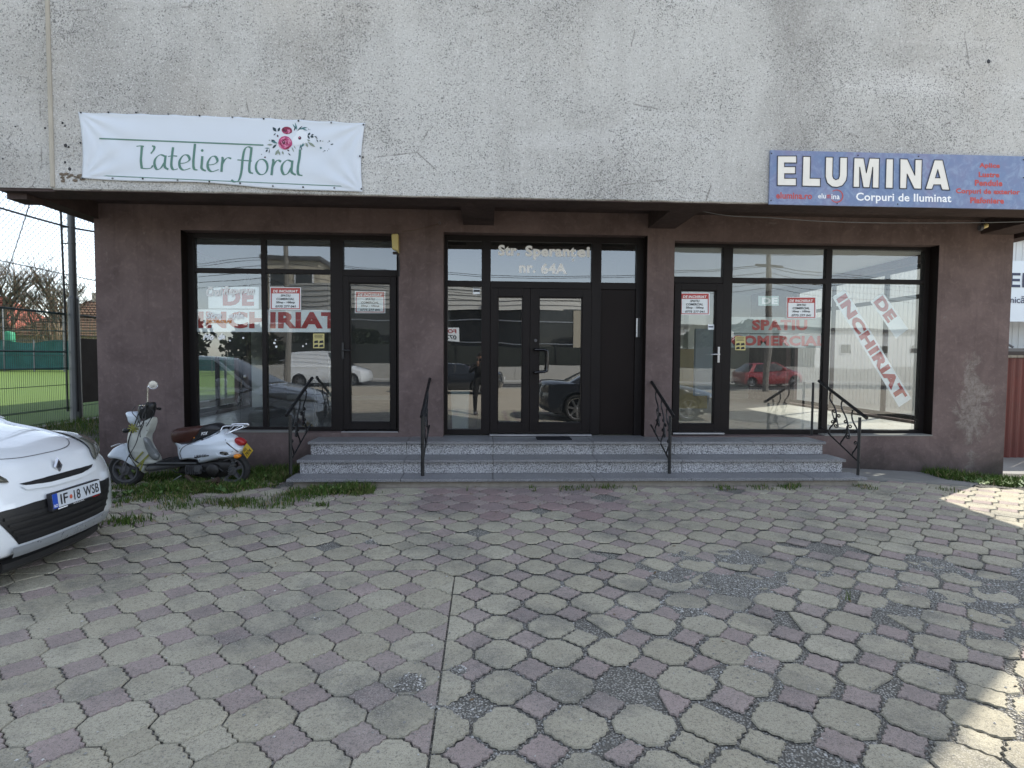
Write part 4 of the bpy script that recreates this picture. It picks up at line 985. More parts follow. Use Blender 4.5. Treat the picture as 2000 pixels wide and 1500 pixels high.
slanted('long slanted poster with red word INCHIRIAT in the far right window', (1638, 572), (1768, 787), .105, 'INCHIRIAT', (.03, .96))
slanted('short slanted poster with the red word DE high in the far right window', (1712, 580), (1762, 652), .108, 'DE', (.05, .62), y=YI+.004)
# white script transfers on the left shop window
sc_ = thing('script_lettering', 'peeling white script lettering over the red letters on the left shop window', 'lettering', tuple(onY(450, 610, .187)))
for s_, x0, y0, x1, y1 in (('Croi', 403, 560, 434, 579), ('Reparam', 436, 559, 497, 580), ('Stre', 402, 609, 433, 622), ('aria', 446, 610, 476, 624), ('Mo', 396, 652, 418, 664), ('da', 426, 651, 440, 664)):
    m_ = MB(); add_text(m_, s_, quadmap(x0, y0, x1, y1, .184, .01), .055, .35); m_.build('lettering', MT['whitel'], sc_)
m_ = MB(); add_text(m_, 'DECORATIUNI', quadmap(403, 625, 452, 631, .184), .02, .2); m_.build('lettering', MT['orange'], sc_)
for (px, py, r_) in ((449, 665, .012), (475, 660, .016), (422, 654, .008), (536, 670, .02), (540, 677, .018), (592, 676, .014), (598, 672, .012), (538, 664, .012)):
    m_ = MB(); p = onY(px, py, .184); m_.flat([(p.x+r_*math.cos(i*.9)*(.5+.5*random.random()), p.z+1.2*r_*math.sin(i*.9)*(.5+.5*random.random())) for i in range(7)], lambda x, z: (x, .184, z)); m_.build('peeled_flake', MT['whitel'], sc_)
# yellow stickers (the code printed on them is left out)
def sticker(px0, py0, px1, py1, label):
    t_ = thing('yellow_sticker', label, 'sticker', tuple(onY((px0+px1)/2, (py0+py1)/2, .186)), group='yellow notices stuck on the windows')
    paper(px0, py0, px1, py1, .186, simple('yellow paper', (.55, .48, .20), .6), t_)
    m_ = MB(); W_, H_ = px1-px0, py1-py0
    for r_ in ((.08, .08, .92, .13), (.08, .18, .85, .22), (.08, .27, .9, .31), (.08, .46, .46, .66), (.54, .46, .92, .66), (.08, .74, .46, .94), (.54, .74, .92, .94)):
        fn = quadmap(px0+W_*r_[0], py0+H_*r_[1], px0+W_*r_[2], py0+H_*r_[3], .1835, .004); q = [fn(0, 0), fn(1, .15), fn(.9, 1), fn(.1, .8)]; m_.add(q, [(0, 1, 2, 3)])
    m_.build('print', MT['ink'], t_)
sticker(611.5, 651.5, 633.5, 680, 'yellow sticker with black blocks below the red letters in the left shop window')
sticker(1436, 657, 1456, 684, 'yellow sticker with black blocks over the red C of COMERCIAL')
t_ = thing('white_sticker', 'small white and black sticker at the top corner of the narrow entrance window', 'sticker', tuple(onY(930, 566, .186)))
paper(924, 561, 937.5, 574.5, .186, MT['paper'], t_); m_ = MB(); 
for r_ in ((924.5, 561.5, 937, 563.6), (925, 566, 937, 570)): fn = quadmap(*r_, .183); m_.add([fn(0, 0), fn(1, 0), fn(1, 1), fn(0, 1)], [(0, 1, 2, 3)])
m_.build('print', MT['ink'], t_)
t_ = thing('white_sticker', 'small white label beside the handle inside the right shop door', 'sticker', tuple(onY(1388, 638, .186)))
paper(1383, 633.5, 1394.5, 644, .170, MT['paper'], t_); m_ = MB(); fn = quadmap(1384, 637, 1393, 639.5, .167); m_.add([fn(0, 0), fn(1, 0), fn(1, 1), fn(0, 1)], [(0, 1, 2, 3)]); m_.build('print', MT['navy'], t_)
# tapered white planter behind the entrance side window
pl = thing('tall_planter', 'tall white tapered planter behind the narrow entrance window', 'planter', (-.29, .42, .56))
m = MB(); a0 = onY(883, 836, .33); a1 = onY(914, 836, .33); b0 = onY(880, 764, .33); b1 = onY(917, 763, .33)
m.add([(a0.x, .33, .566), (a1.x, .33, .566), (a1.x, .52, .566), (a0.x, .52, .566), (b0.x, .29, b0.z), (b1.x, .29, b0.z), (b1.x, .56, b0.z), (b0.x, .56, b0.z)], [(0, 1, 5, 4), (1, 2, 6, 5), (2, 3, 7, 6), (3, 0, 4, 7), (0, 3, 2, 1)])
m.build('planter_body', simple('white planter', (.85, .9, .88), .5), pl, bevel=.01); box('planter_soil', b0.x+.02, b1.x-.02, .31, .54, b0.z-.08, b0.z-.05, MT['dirt'], pl)

# ================================================================ fittings and cables
t_ = thing('alarm_box', 'yellowed plastic box on the wall at the top corner of the left shop door', 'alarm box', tuple(onY(771, 478, -.0)))
a = onY(764.5, 457, -.07); b = onY(778, 490, -.07)
m = MB(); m.prism([(a.x, a.z), (b.x, a.z+.004), (b.x+.002, b.z-.03), (b.x-.02, b.z), (a.x+.008, b.z+.02)], lambda x, z: (x, -.085, z), lambda x, z: (x, -.002, z)); m.build('box_cover', MT['yellow'], t_, bevel=.012)
box('box_base', a.x+.01, b.x-.004, -.03, -.001, b.z-.035, b.z-.002, MT['brownsheet'], t_)
c = MB().tube(catmull([onY(772, 494, -.01), onY(777, 500, -.01), onY(779.5, 512, -.008), onY(779.5, 540, -.008)], 5), .006, 6).build('cable', MT['blackp'], t_)
def cable(name, label, pts, r, mat=MT['blackp'], grp=None):
    pts = [Vector(p) for p in pts]; o_ = MB().tube(catmull(pts, 6), r, 5).build(name, mat, origin=pts[0]); return tag(o_, label, 'cable', grp)
cable('cable', 'thin grey cable sagging along the underside of the overhang to the right corner', [onY(1350, 408, -.87)]+[onY(px, py, -.87) for px, py in ((1420, 421), (1500, 425), (1600, 432), (1700, 435), (1800, 435.5), (1900, 435), (2000, 433))]+[onY(2080, 430, -.87)], .0045, MT['galv'])
cable('cable', 'thin wire strung from a hook on the wall left of the entrance', [onY(px, py, -.02) for px, py in ((785, 452), (810, 449), (835, 443), (858, 437))], .003, MT['bark'])
p = onY(859, 436, 0); tag(MB().lathe([(.012, -.02), (.018, -.02), (.018, -.012), (.012, -.012), (.012, -.02)], (p.x, -.0, p.z), 'Y', 12).build('wall_hook', MT['galv'], origin=p), 'small round metal hook high on the wall left of the entrance', 'hook')
t_ = thing('security_lamp', 'small pale security lamp under the overhang near the right corner', 'lamp', tuple(onY(1925, 443, -.2)))
p = onY(1921, 443, -.45)
MB().tube([p+Vector((-.05, 0, -.012)), p+Vector((.0, 0, 0)), p+Vector((.05, .02, .02))], .022, 10, r2=.03).build('lamp_head', MT['yellow'], t_)
MB().tube([p+Vector((.05, .02, .02)), p+Vector((.10, .10, .05)), p+Vector((.12, .14, .12))], .012, 8).build('lamp_arm', MT['greyp'], t_)
MB().lathe([(.0, 0), (.034, 0), (.04, .03), (.0, .03)], (p.x-.055, p.y, p.z-.012), 'X', 12).build('lamp_glass', MT['greyp'], t_)
t_ = thing('bar_handle', 'upright polished metal strip at the right edge of the brown entrance panel', 'handle', tuple(onY(1247, 640, .14)))
a = onY(1243, 621, .12); b = onY(1250, 659, .12); box('strip', a.x, a.x+.022, .12, .149, b.z, a.z, MT['alu'], t_, .005); box('backing', a.x+.024, b.x+.006, .125, .149, b.z, a.z, MT['blackp'], t_, .004)
# ================================================================ scooter
YC = -.85
def sp(zx, zy, dy=0.0):
    p = onY(200+zx/6.25, 730+zy/6.25, YC); return Vector((p.x, YC+dy, p.z+.01))
sct = thing('scooter', 'old white retro scooter with brown and black seat parked under the left window', 'scooter', (-3.45, YC, .09))
def pil(name, pts, hw, mat, dy=0.0, flat=.6, rings=4, sm=True, dens=3, parent=sct):
    P = [(q.x, q.y) for q in catmull([(a, b, 0) for a, b in pts], dens, True)] if sm else pts
    m = MB().pillow(P, hw, dy, lambda a, b, y: sp(a, b, y), rings, flat_in=flat); return m.build(name, mat, parent, angle=60)
def wheel(name, c, r, parent, wdt=.05, spokes=5, rimmat=None, axis='Y', tyre=.052):
    w_ = MB(); prof = [(r-tyre*1.0, -wdt*.75), (r-tyre*.45, -wdt), (r-.012, -wdt*.85), (r, -wdt*.45), (r, wdt*.45), (r-.012, wdt*.85), (r-tyre*.45, wdt), (r-tyre*1.0, wdt*.75), (r-tyre, -wdt*.75)]
    w_.lathe(prof, c, axis, 32); o_ = w_.build(name, MT['rubber'], parent, local=False)
    m = MB(); rr = r-tyre
    m.lathe([(rr, -wdt*.8), (rr-.014, -wdt*.75), (rr-.02, -wdt*.2), (rr-.02, wdt*.2), (rr-.014, wdt*.75), (rr, wdt*.8)], c, axis, 32)
    m.lathe([(0, -wdt*.55), (.2*rr, -wdt*.55), (.24*rr, -wdt*.3), (.24*rr, wdt*.3), (0, wdt*.5)], c, axis, 16)
    for i in range(spokes):
        a = 2*math.pi*i/spokes+.3; d = Vector((math.cos(a), 0, math.sin(a))); n_ = Vector((-d.z, 0, d.x))
        if axis == 'X': d = Vector((0, d.x, d.z)); n_ = Vector((0, n_.x, n_.z))
        o3 = Vector((0, 1, 0)) if axis == 'Y' else Vector((1, 0, 0))
        cc = Vector(c); h = .10*rr+.004
        v = [cc+d*(.2*rr)+n_*h*s1+o3*s2*wdt*.45 for s1 in (-1, 1) for s2 in (-1, 1)]+[cc+d*(rr-.012)+n_*h*.8*s1+o3*s2*wdt*.45 for s1 in (-1, 1) for s2 in (-1, 1)]
        m.add(v, [(0, 1, 3, 2), (4, 6, 7, 5), (0, 4, 5, 1), (2, 3, 7, 6), (0, 2, 6, 4), (1, 5, 7, 3)])
    r_ = m.build('rim', rimmat or MT['greyp'], o_)
    return o_
wheel('wheel', sp(298, 1180), .190, sct, .045, 5, MT['greyp']); wheel('wheel', sp(1590, 1180), .190, sct, .05, 5, MT['greyp'])
pil('front_fender', [(72, 1012), (110, 960), (170, 905), (320, 850), (352, 950), (425, 1140), (340, 1092), (200, 1050), (110, 1042)], .06, MT['scw'], flat=.5)
MB().tube([sp(150, 890, -.06), sp(240, 862, -.06), sp(315, 852, -.06)], .008, 6).build('fender_trim', MT['chrome'], sct)
pil('leg_shield', [(545, 570), (640, 540), (612, 680), (572, 760), (585, 860), (640, 960), (708, 1088), (640, 1112), (575, 1120), (532, 1218), (470, 1150), (395, 1060), (345, 930), (330, 800), (360, 690), (430, 620)], .07, MT['scold'], .0, flat=.90)
pil('inner_panel', [(548, 780), (598, 795), (648, 890), (732, 1000), (700, 1055), (640, 1020), (578, 900)], .035, simple('scuffed silver plastic', (.22, .23, .23), .4, .3, .3, 12), -.06, .8)
MB().tube(catmull([sp(500, 470, -.08), sp(440, 620, -.07), (sp(378, 780, -.072)), sp(366, 900, -.074), sp(430, 1040, -.074), sp(550, 1105, -.074), sp(700, 1092, -.07)], 5), .006, 6).build('edge_trim', MT['blackp'], sct)
pil('wrapped_headlight', [(303, 482), (360, 470), (455, 480), (472, 560), (440, 620), (398, 636), (340, 602), (325, 545)], .07, MT['scw'], 0, .45)
pil('instrument_cluster', [(458, 400), (540, 368), (640, 360), (640, 440), (612, 540), (560, 600), (520, 560), (480, 560), (450, 480)], .06, MT['blackp'], 0, .6)
p = sp(515, 400, -.03); MB().lathe([(.034, 0), (.040, .004), (.040, .012), (.034, .014)], (p.x, p.y, p.z), 'Z', 18).build('speedometer_ring', MT['chrome'], sct)
MB().tube(catmull([sp(480, 470, .33), sp(520, 450, .18), sp(560, 430, 0), sp(620, 400, -.12), sp(700, 372, -.24)], 4), .011, 8).build('handlebar', MT['blackp'], sct)
MB().tube([sp(690, 376, -.22), sp(735, 356, -.29), sp(775, 346, -.34)], .018, 10).build('grip', MT['rubber'], sct); MB().tube([sp(480, 470, .33), sp(440, 480, .42)], .018, 10).build('grip', MT['rubber'], sct)
MB().tube(catmull([sp(640, 380, -.2), sp(690, 400, -.28), sp(720, 395, -.36)], 4), .005, 6).build('brake_lever', MT['alu'], sct)
for pts in ([(600, 420), (560, 520), (590, 600), (560, 700), (575, 760)], [(520, 470), (600, 490), (620, 430), (640, 400)], [(540, 420), (500, 520), (545, 620), (520, 640)], [(630, 400), (600, 500), (600, 560), (560, 640)]):
    MB().tube(catmull([sp(a, b, -.09-.02*i) for i, (a, b) in enumerate(pts)], 4), .0055, 5).build('control_cable', MT['blackp'], sct)
MB().tube(catmull([sp(655, 345, -.16), sp(657, 200, -.16), sp(664, 160, -.16), sp(700, 148, -.165)], 4), .0065, 8).build('mirror_stem', MT['chrome'], sct)
p = sp(726, 136, -.17); mo = MB(); nd = Vector((.45, -.9, .0)).normalized(); e1 = Vector((.9, .45, 0)).normalized(); e2 = Vector((0, 0, 1))
for rr_, off in ((.046, 0), ): mo.add([p+e1*rr_*math.cos(t_)+e2*rr_*1.05*math.sin(t_) for t_ in [i*math.pi/10 for i in range(20)]]+[p-nd*.022], [(i, (i+1) % 20, 20) for i in range(20)], True)
mo.build('mirror_shell', MT['chrome'], sct)
mo = MB(); mo.add([p+nd*.002+e1*.041*math.cos(t_)+e2*.043*math.sin(t_) for t_ in [i*math.pi/10 for i in range(20)]], [tuple(range(20))]); mo.build('mirror_glass', simple('mirror glass', (.5, .55, .6), .05, 1.0, .05), sct)
pil('front_blinker', [(285, 700), (305, 672), (350, 665), (385, 685), (350, 722), (300, 722)], .03, MT['blackp'], -.05, .6)
def strip(a, b, w_, dy, mat=MT['tape'], nm='tape_strip'):
    a, b = sp(*a, dy), sp(*b, dy); d = (b-a).normalized(); n_ = Vector((-d.z, 0, d.x))*w_/2; MB().add([a+n_, b+n_, b-n_, a-n_, a+n_+Vector((0, .012, 0)), b+n_+Vector((0, .012, 0)), b-n_+Vector((0, .012, 0)), a-n_+Vector((0, .012, 0))], [(0, 1, 2, 3), (0, 4, 5, 1), (3, 2, 6, 7), (0, 3, 7, 4), (1, 5, 6, 2)]).build(nm, mat, sct)
strip((548, 950), (452, 1052), .013, -.086); strip((618, 985), (478, 1125), .016, -.087); strip((560, 1050), (515, 1170), .012, -.0885)
for a in range(9):
    t_ = a*.72+.2; strip((430, 668), (430+62*math.cos(t_), 665+58*math.sin(t_)), .010, -.082-.002*a)
pil('side_body', [(900, 830), (960, 850), (1100, 845), (1200, 808), (1340, 750), (1490, 680), (1560, 735), (1640, 778), (1650, 850), (1730, 912), (1705, 975), (1640, 1022), (1450, 1045), (1228, 1096), (1190, 1058), (1060, 1048), (975, 1058), (945, 990), (935, 900)], .115, MT['scw'], flat=.74, dens=4)
MB().tube(catmull([sp(1035, 1040, -.108), sp(1012, 960, -.114), sp(1050, 890, -.114), sp(1150, 835, -.108)], 5), .0045, 5).build('panel_gap', MT['greyp'], sct)
MB().tube(catmull([sp(1460, 770, -.100), sp(1560, 830, -.106), sp(1640, 900, -.100), sp(1700, 950, -.085)], 5), .006, 5).build('panel_gap', MT['greyp'], sct)
pil('seat_front', [(862, 765), (878, 705), (950, 672), (1100, 655), (1255, 640), (1275, 690), (1195, 790), (1100, 850), (1000, 862), (895, 846)], .11, MT['brownseat'], flat=.72)
pil('seat_rear', [(1235, 655), (1330, 616), (1430, 608), (1505, 658), (1485, 690), (1340, 752), (1200, 812), (1110, 850), (1150, 780), (1210, 715)], .105, MT['blackseat'], flat=.74)
def s_text(s_, zx0, zy0, zx1, zy1, dy, mat, nm='print', shear=.3):
    m_ = MB(); add_text(m_, s_, lambda u, v: sp(zx0+(zx1-zx0)*u, zy1+(zy0-zy1)*v-(zx1-zx0)*u*.12, dy), .02, shear); return m_.build(nm, mat, sct)
s_text('FOX', 1265, 710, 1345, 748, -.112, MT['whitel']); s_text('URBAN', 1188, 985, 1330, 1018, -.121, MT['ink']); strip((1190, 1012), (1250, 1006), .012, -.119, MT['ink'], 'decal'); strip((1300, 996), (1360, 988), .012, -.119, MT['ink'], 'decal')
p = sp(1530, 962, -.112); m = MB().lathe([(.060, 0), (.080, -.006), (.084, .008)], (0, 0, 0), 'Y', 24); m.v = [(v[0]+p.x, v[1]+p.y, v[2]*.42+p.z-.10*v[0]) for v in m.v]; m.build('scoop_rim', MT['scw'], sct)
m = MB().lathe([(0, -.004), (.05, -.006), (.062, .004)], (0, 0, 0), 'Y', 24); m.v = [(v[0]+p.x+.012, v[1]+p.y, v[2]*.42+p.z-.10*v[0]) for v in m.v]; m.build('scoop', MT['chrome'], sct)
for q in ((1275, 798), (1358, 778)): MB().ball(sp(q[0], q[1], -.105), .011).build('seat_knob', MT['blackp'], sct)
MB().ball(sp(1176, 778, -.10), .008).build('seat_button', MT['orange'], sct)
for s_ in (-1, 1): MB().tube(catmull([sp(1290, 800, s_*.11), sp(1420, 745, s_*.11), sp(1500, 690, s_*.11), sp(1530, 642, s_*.10), sp(1640, 636, s_*.10), sp(1742, 634, s_*.08), sp(1744, 656, s_*.08), sp(1640, 695, s_*.10), sp(1540, 735, s_*.10)], 4), .0065, 6).build('rack_tube', MT['chrome'], sct)
for q in (1580, 1650, 1720): MB().tube([sp(q, 640, -.10), sp(q, 640, .10)], .005, 6).build('rack_bar', MT['chrome'], sct)
MB().tube([sp(1560, 722, -.1), sp(1650, 640, -.1)], .005, 6).build('rack_bar', MT['chrome'], sct); MB().tube([sp(1640, 692, -.1), sp(1720, 638, -.1)], .005, 6).build('rack_bar', MT['chrome'], sct)
pil('tail_light', [(1612, 795), (1690, 788), (1745, 825), (1752, 870), (1690, 888), (1640, 855)], .05, MT['redl'], flat=.7)
pil('rear_blinker', [(1655, 985), (1700, 970), (1738, 990), (1720, 1018), (1670, 1022)], .04, MT['orange'], -.10, .6)
P4 = [sp(1792, 848, -.06), sp(1884, 930, -.10), sp(1794, 1036, -.06), sp(1702, 946, -.01)]
m = MB(); back = [q+Vector((-.004, .008, 0)) for q in P4]; m.add(P4+back, [(0, 1, 2, 3), (7, 6, 5, 4), (0, 4, 5, 1), (1, 5, 6, 2), (2, 6, 7, 3), (3, 7, 4, 0)]); m.build('number_plate', MT['plate_y'], sct)
o3 = (P4[1]-P4[0]).cross(P4[3]-P4[0]).normalized(); o3 = o3 if o3.y < 0 else -o3
def pl4(u, v): return P4[3]+(P4[0]-P4[3])*u+(P4[2]-P4[3])*(1-v)+o3*.002
m = MB(); add_text(m, '7974', lambda u, v: pl4(.12+.78*u, .10+.38*v), .02); add_text(m, 'VOL', lambda u, v: pl4(.15+.5*u, .62+.24*v), .02); m.build('plate_print', MT['ink'], sct)
pil('footboard', [(575, 1130), (740, 1060), (900, 1022), (960, 1062), (1190, 1068), (1232, 1102), (1000, 1130), (600, 1192)], .09, MT['blackp'], flat=.9)
pil('engine', [(940, 1180), (1000, 1110), (1250, 1080), (1500, 1060), (1640, 1090), (1640, 1170), (1500, 1270), (1320, 1290), (1100, 1240), (960, 1220)], .06, simple('oily dark metal', (.03, .029, .028), .5, .5, .4, 25), 0, .8)
MB().tube(catmull([sp(1080, 1230, -.10), sp(1200, 1300, -.14), sp(1330, 1310, -.15), sp(1500, 1270, -.16)], 5), .022, 8, r2=.035).build('exhaust', simple('rusty exhaust', (.06, .04, .03), .7, .4, .4, 20), sct)
MB().tube([sp(350, 940, .0), sp(310, 1100, -.05), sp(298, 1180, -.06)], .016, 8).build('fork', MT['greyp'], sct)
MB().tube(catmull([sp(1000, 1240, -.06), sp(930, 1290, -.10), sp(855, 1392, -.14)], 4), .009, 6).build('kickstand', MT['galv'], sct)
MB().tube(catmull([sp(1680, 1040, 0), sp(1760, 1090, 0), sp(1800, 1170, 0)], 4), .014, 6).build('mudflap_stay', MT['blackp'], sct)
MB().tube([sp(1395, 1250, -.13), sp(1440, 1262, -.13)], .006, 6).build('kick_lever', MT['chrome'], sct)

dm_ = bpy.data.materials['oily dark metal']
for i in range(7): MB().box(*[v for v in (sp(1085+i*26, 1150).x, sp(1085+i*26, 1150).x+.004)], YC-.125, YC-.05, sp(0, 1215).z, sp(0, 1110).z).build('cooling_fin', MT['greyp'], sct)
p = sp(1400, 1165, -.105); MB().lathe([(0, -.03), (.05, -.028), (.068, -.012), (.072, .03)], (p.x, p.y, p.z), 'Y', 20).build('belt_cover', dm_, sct)
p = sp(1215, 1150, -.10); MB().lathe([(0, -.02), (.035, -.018), (.045, .02)], (p.x, p.y, p.z), 'Y', 16).build('flywheel_cover', MT['galv'], sct)
a_ = sp(1655, 1060, -.10); b_ = sp(1600, 1185, -.10)
MB().tube([a_+(b_-a_)*(i/60)+Vector((.022*math.cos(i*.75), .022*math.sin(i*.75), 0)) for i in range(61)], .005, 5).build('shock_spring', MT['galv'], sct)
MB().tube([a_, b_], .008, 6).build('shock_rod', MT['chrome'], sct)
for c_ in (298, 1590):
    p = sp(c_, 1180, -.05); MB().lathe([(0, -.022), (.018, -.022), (.022, 0), (.055, .004), (.058, .02)], (p.x, p.y, p.z), 'Y', 18).build('hub_drum', MT['greyp'], sct)
    for i in range(6): q = p+Vector((.04*math.cos(i*1.047), -.008, .04*math.sin(i*1.047))); MB().ball(q, .005, .005, .005, 6).build('hub_bolt', MT['galv'], sct)
for pts in ([(560, 590), (520, 700), (470, 860), (380, 1010), (330, 1120)], [(640, 420), (690, 470), (650, 560), (600, 640)], [(1230, 1120), (1300, 1180), (1420, 1120), (1520, 1180)], [(900, 1150), (980, 1200), (1060, 1160), (1120, 1210)], [(470, 400), (430, 470), (500, 560), (480, 640)]):
    MB().tube(catmull([sp(a, b, -.10) for a, b in pts], 5), .0045, 5).build('control_cable', MT['blackp'], sct)
MB().box(sp(700, 0).x, sp(1180, 0).x, YC-.105, YC-.095, sp(0, 1090).z, sp(0, 1075).z).build('footboard_trim', MT['galv'], sct)
for q in (760, 860, 960, 1060): MB().box(sp(q, 0).x, sp(q, 0).x+.012, YC-.09, YC+.09, sp(0, 1045).z, sp(0, 1045).z+.006).build('footboard_rib', MT['rubber'], sct)
for (zx, zy) in ((590, 600), (600, 690), (520, 1080), (1010, 900), (1250, 1040), (1480, 1020), (1560, 800), (1640, 940)): MB().ball(sp(zx, zy, -.085 if zx < 800 else -.118), .006, .004, .006, 6).build('panel_screw', MT['greyp'], sct)

# ================================================================ cars
def lerp_tab(tab, t):
    for i in range(len(tab)-1):
        if t <= tab[i+1][0]:
            a, b = tab[i], tab[i+1]; k = (t-a[0])/(b[0]-a[0]+1e-9); return [a[j]+(b[j]-a[j])*k for j in range(1, len(a))]
    return list(tab[-1][1:])
def make_car(name, label, loc, rz, paint, P, group=None, detail=False):
    T = thing(name, label, P['cat'], loc, rz, group)
    HW, LEN = P['hw'], P['len']; prof = P['prof']      # prof: (v, x, z, kx, kz)
    cm = catmull([(p_[1], p_[2], 0) for p_ in prof], 8)
    nv = len(prof)-1
    def S(t, v):
        v = max(0, min(nv, v)); i = min(int(v), nv-1); q = cm[min(int(round(v*8)), nv*8)]; f8 = v*8; j = min(int(f8), nv*8-1); fr = f8-j
        q = cm[j]*(1-fr)+cm[j+1]*fr
        kx = prof[i][3]+(prof[i+1][3]-prof[i][3])*(v-i); kz = prof[i][4]+(prof[i+1][4]-prof[i][4])*(v-i)
        a = abs(t); f = a**P.get('px', 3.0); g = a**4
        y = HW*(1-(1-a)**1.0*(1.0)) if False else HW*a
        return Vector((q.x-kx*f, math.copysign(y, t) if t else 0.0, q.y-kz*g))
    m = MB().grid(lambda a, b: S(2*a-1, b*nv), 40, nv*8); body = m.build('body', paint, T, local=True, angle=50)
    # sides with wheel arches
    edge = sorted([(S(1, b/8).x, S(1, b/8).z) for b in range(nv*8+1)], key=lambda e: e[0])
    x1_ = max(S(1, b/8).x for b in range(nv*8+1)); x0_ = min(e[0] for e in edge)
    top = {}
    def ztop(x):
        best = -9
        for b in range(nv*8):
            a_, c_ = S(1, b/8), S(1, (b+1)/8)
            lo, hi = min(a_.x, c_.x), max(a_.x, c_.x)
            if lo-1e-6 <= x <= hi+1e-6:
                k = 0 if hi-lo < 1e-6 else (x-a_.x)/(c_.x-a_.x); best = max(best, a_.z+(c_.z-a_.z)*k)
        return best
    xs = [x0_+(x1_-x0_)*i/80 for i in range(81)]; WR = P['wr']
    for wx in P['wheels']: xs += [wx-WR-.055, wx+WR+.055, wx-WR-.0549, wx+WR+.0549]
    xs = sorted(xs)
    def zbot(x):
        z = P['sill']
        for wx in P['wheels']:
            r_ = WR+.055
            if abs(x-wx) < r_: z = max(z, WR+math.sqrt(r_*r_-(x-wx)**2))
        return z
    for s_ in (-1, 1):
        m = MB(); rows = 7; v = []
        for x in xs:
            zt = ztop(x); zb = min(zbot(x), zt-.01)
            for r_ in range(rows+1):
                k = r_/rows; z = zb+(zt-zb)*k; bul = .035*math.sin(math.pi*min(1, max(0, (z-.15)/.75)))*(1-abs((x-(x0_+x1_)/2)/((x1_-x0_)/2))**6)
                v.append((x, s_*(HW-.0+bul*(1-k**6)-.03*(1-min(1, (z-.15)/.25) if z < .4 else 0)), z))
        f = [(i*(rows+1)+j, (i+1)*(rows+1)+j, (i+1)*(rows+1)+j+1, i*(rows+1)+j+1) for i in range(len(xs)-1) for j in range(rows)]
        m.add(v, f, True); m.build('side_panel', paint, T, local=True, angle=60)
    # underside and wheel wells
    MB().box(x0_+.15, x1_-.15, -HW+.06, HW-.06, .17, .24).build('floor_pan', MT['blackp'], T, local=True)
    for wx in P['wheels']:
        MB().box(wx-WR-.05, wx+WR+.05, -HW+.28, HW-.28, .24, WR*2+.1).build('wheel_well', MT['blackp'], T, local=True)
        for s_ in (-1, 1):
            ORG['__w'] = Vector((0, 0, 0))
            o_ = wheel('wheel', (0, 0, 0), WR, T, .09, 7, MT['alu'], 'Y', .085)
            # built at the world origin: shift into the car
            o_.location = (wx, s_*(HW-.10), WR)
            for q in [o_]+list(o_.children):
                for vv in q.data.vertices: vv.co += ORG[T.name]
    # cabin
    C_ = P['cab']     # (x front base, x front top, x rear top, x rear base, z base, z top, hw base, hw top)
    xf, xft, xrt, xrb, zb, zt, hb, ht = C_
    def cab(k, off=0.0):
        z = zb+(zt-zb)*k; a_ = xf+(xft-xf)*k+off; b_ = xrb+(xrt-xrb)*k-off; h_ = hb+(ht-hb)*k+off; r_ = .10+.12*k
        pts = []
        for (cx_, cy_, s1, s2) in ((a_, h_, 1, 1), (b_, h_, -1, 1), (b_, -h_, -1, -1), (a_, -h_, 1, -1)):
            A0 = {(1, 1): (0, 90), (-1, 1): (90, 180), (-1, -1): (180, 270), (1, -1): (270, 360)}[(s1, s2)]
            for q in range(5):
                t_ = R(A0[0]+22.5*q); pts.append((cx_-s1*r_+r_*math.cos(t_), cy_-s2*r_+r_*math.sin(t_), z))
        return pts
    m = MB(); K = 6; rg = [cab(k/K) for k in range(K+1)]; n_ = len(rg[0]); m.add([p_ for r_ in rg for p_ in r_], [(i*n_+j, i*n_+(j+1) % n_, (i+1)*n_+(j+1) % n_, (i+1)*n_+j) for i in range(K) for j in range(n_)], True)
    m.build('window_glass', MT['glassd'], T, local=True)
    m = MB(); top_ = cab(1.0, .012); v = []
    lay = [(1.0, 0), (.94, .035), (.7, .06), (.35, .075), (0, .08)]
    cx_ = (xft+xrt)/2
    for k, dz in lay: v += [(cx_+(p_[0]-cx_)*max(k, .001), p_[1]*max(k, .001), p_[2]+dz-.01) for p_ in top_]
    m.add(v, [(i*n_+j, i*n_+(j+1) % n_, (i+1)*n_+(j+1) % n_, (i+1)*n_+j) for i in range(4) for j in range(n_)], True); m.build('roof', paint, T, local=True, angle=60)
    for s_ in (-1, 1):
        for (ka, xa, xb, wd) in P['pillars']:
            def pt(x, k, o_): return Vector((x, s_*(hb+(ht-hb)*k+.012), zb+(zt-zb)*k))
            a_, b_ = pt(xa, 0, 0), pt(xb, 1.0, 0)
            MB().add([a_+Vector((-wd, 0, -.03)), a_+Vector((wd, 0, -.03)), b_+Vector((wd*.8, 0, 0)), b_+Vector((-wd*.8, 0, 0)), a_+Vector((-wd, -s_*.05, -.03)), a_+Vector((wd, -s_*.05, -.03)), b_+Vector((wd*.8, -s_*.05, 0)), b_+Vector((-wd*.8, -s_*.05, 0))],
                     [(0, 1, 2, 3), (0, 4, 5, 1), (1, 5, 6, 2), (2, 6, 7, 3), (3, 7, 4, 0), (7, 6, 5, 4)]).build('window_pillar', paint if ka else MT['blackp'], T, local=True, bevel=.008)
        MB().box(P['cab'][0]-.55-.09, P['cab'][0]-.55+.09, s_*(HW+.12)-.09, s_*(HW+.12)+.09, zb+.0, zb+.15).build('wing_mirror', paint, T, local=True, bevel=.045)
        for xx in P['doors']:
            MB().box(xx-.004, xx+.004, s_*(HW+.034)-.006, s_*(HW+.034)+.006, .34, zb-.04).build('door_gap', MT['ink'], T, local=True)
            MB().box(xx+.12, xx+.30, s_*(HW+.052)-.012, s_*(HW+.052)+.012, zb-.17, zb-.14).build('door_handle', paint, T, local=True, bevel=.008)
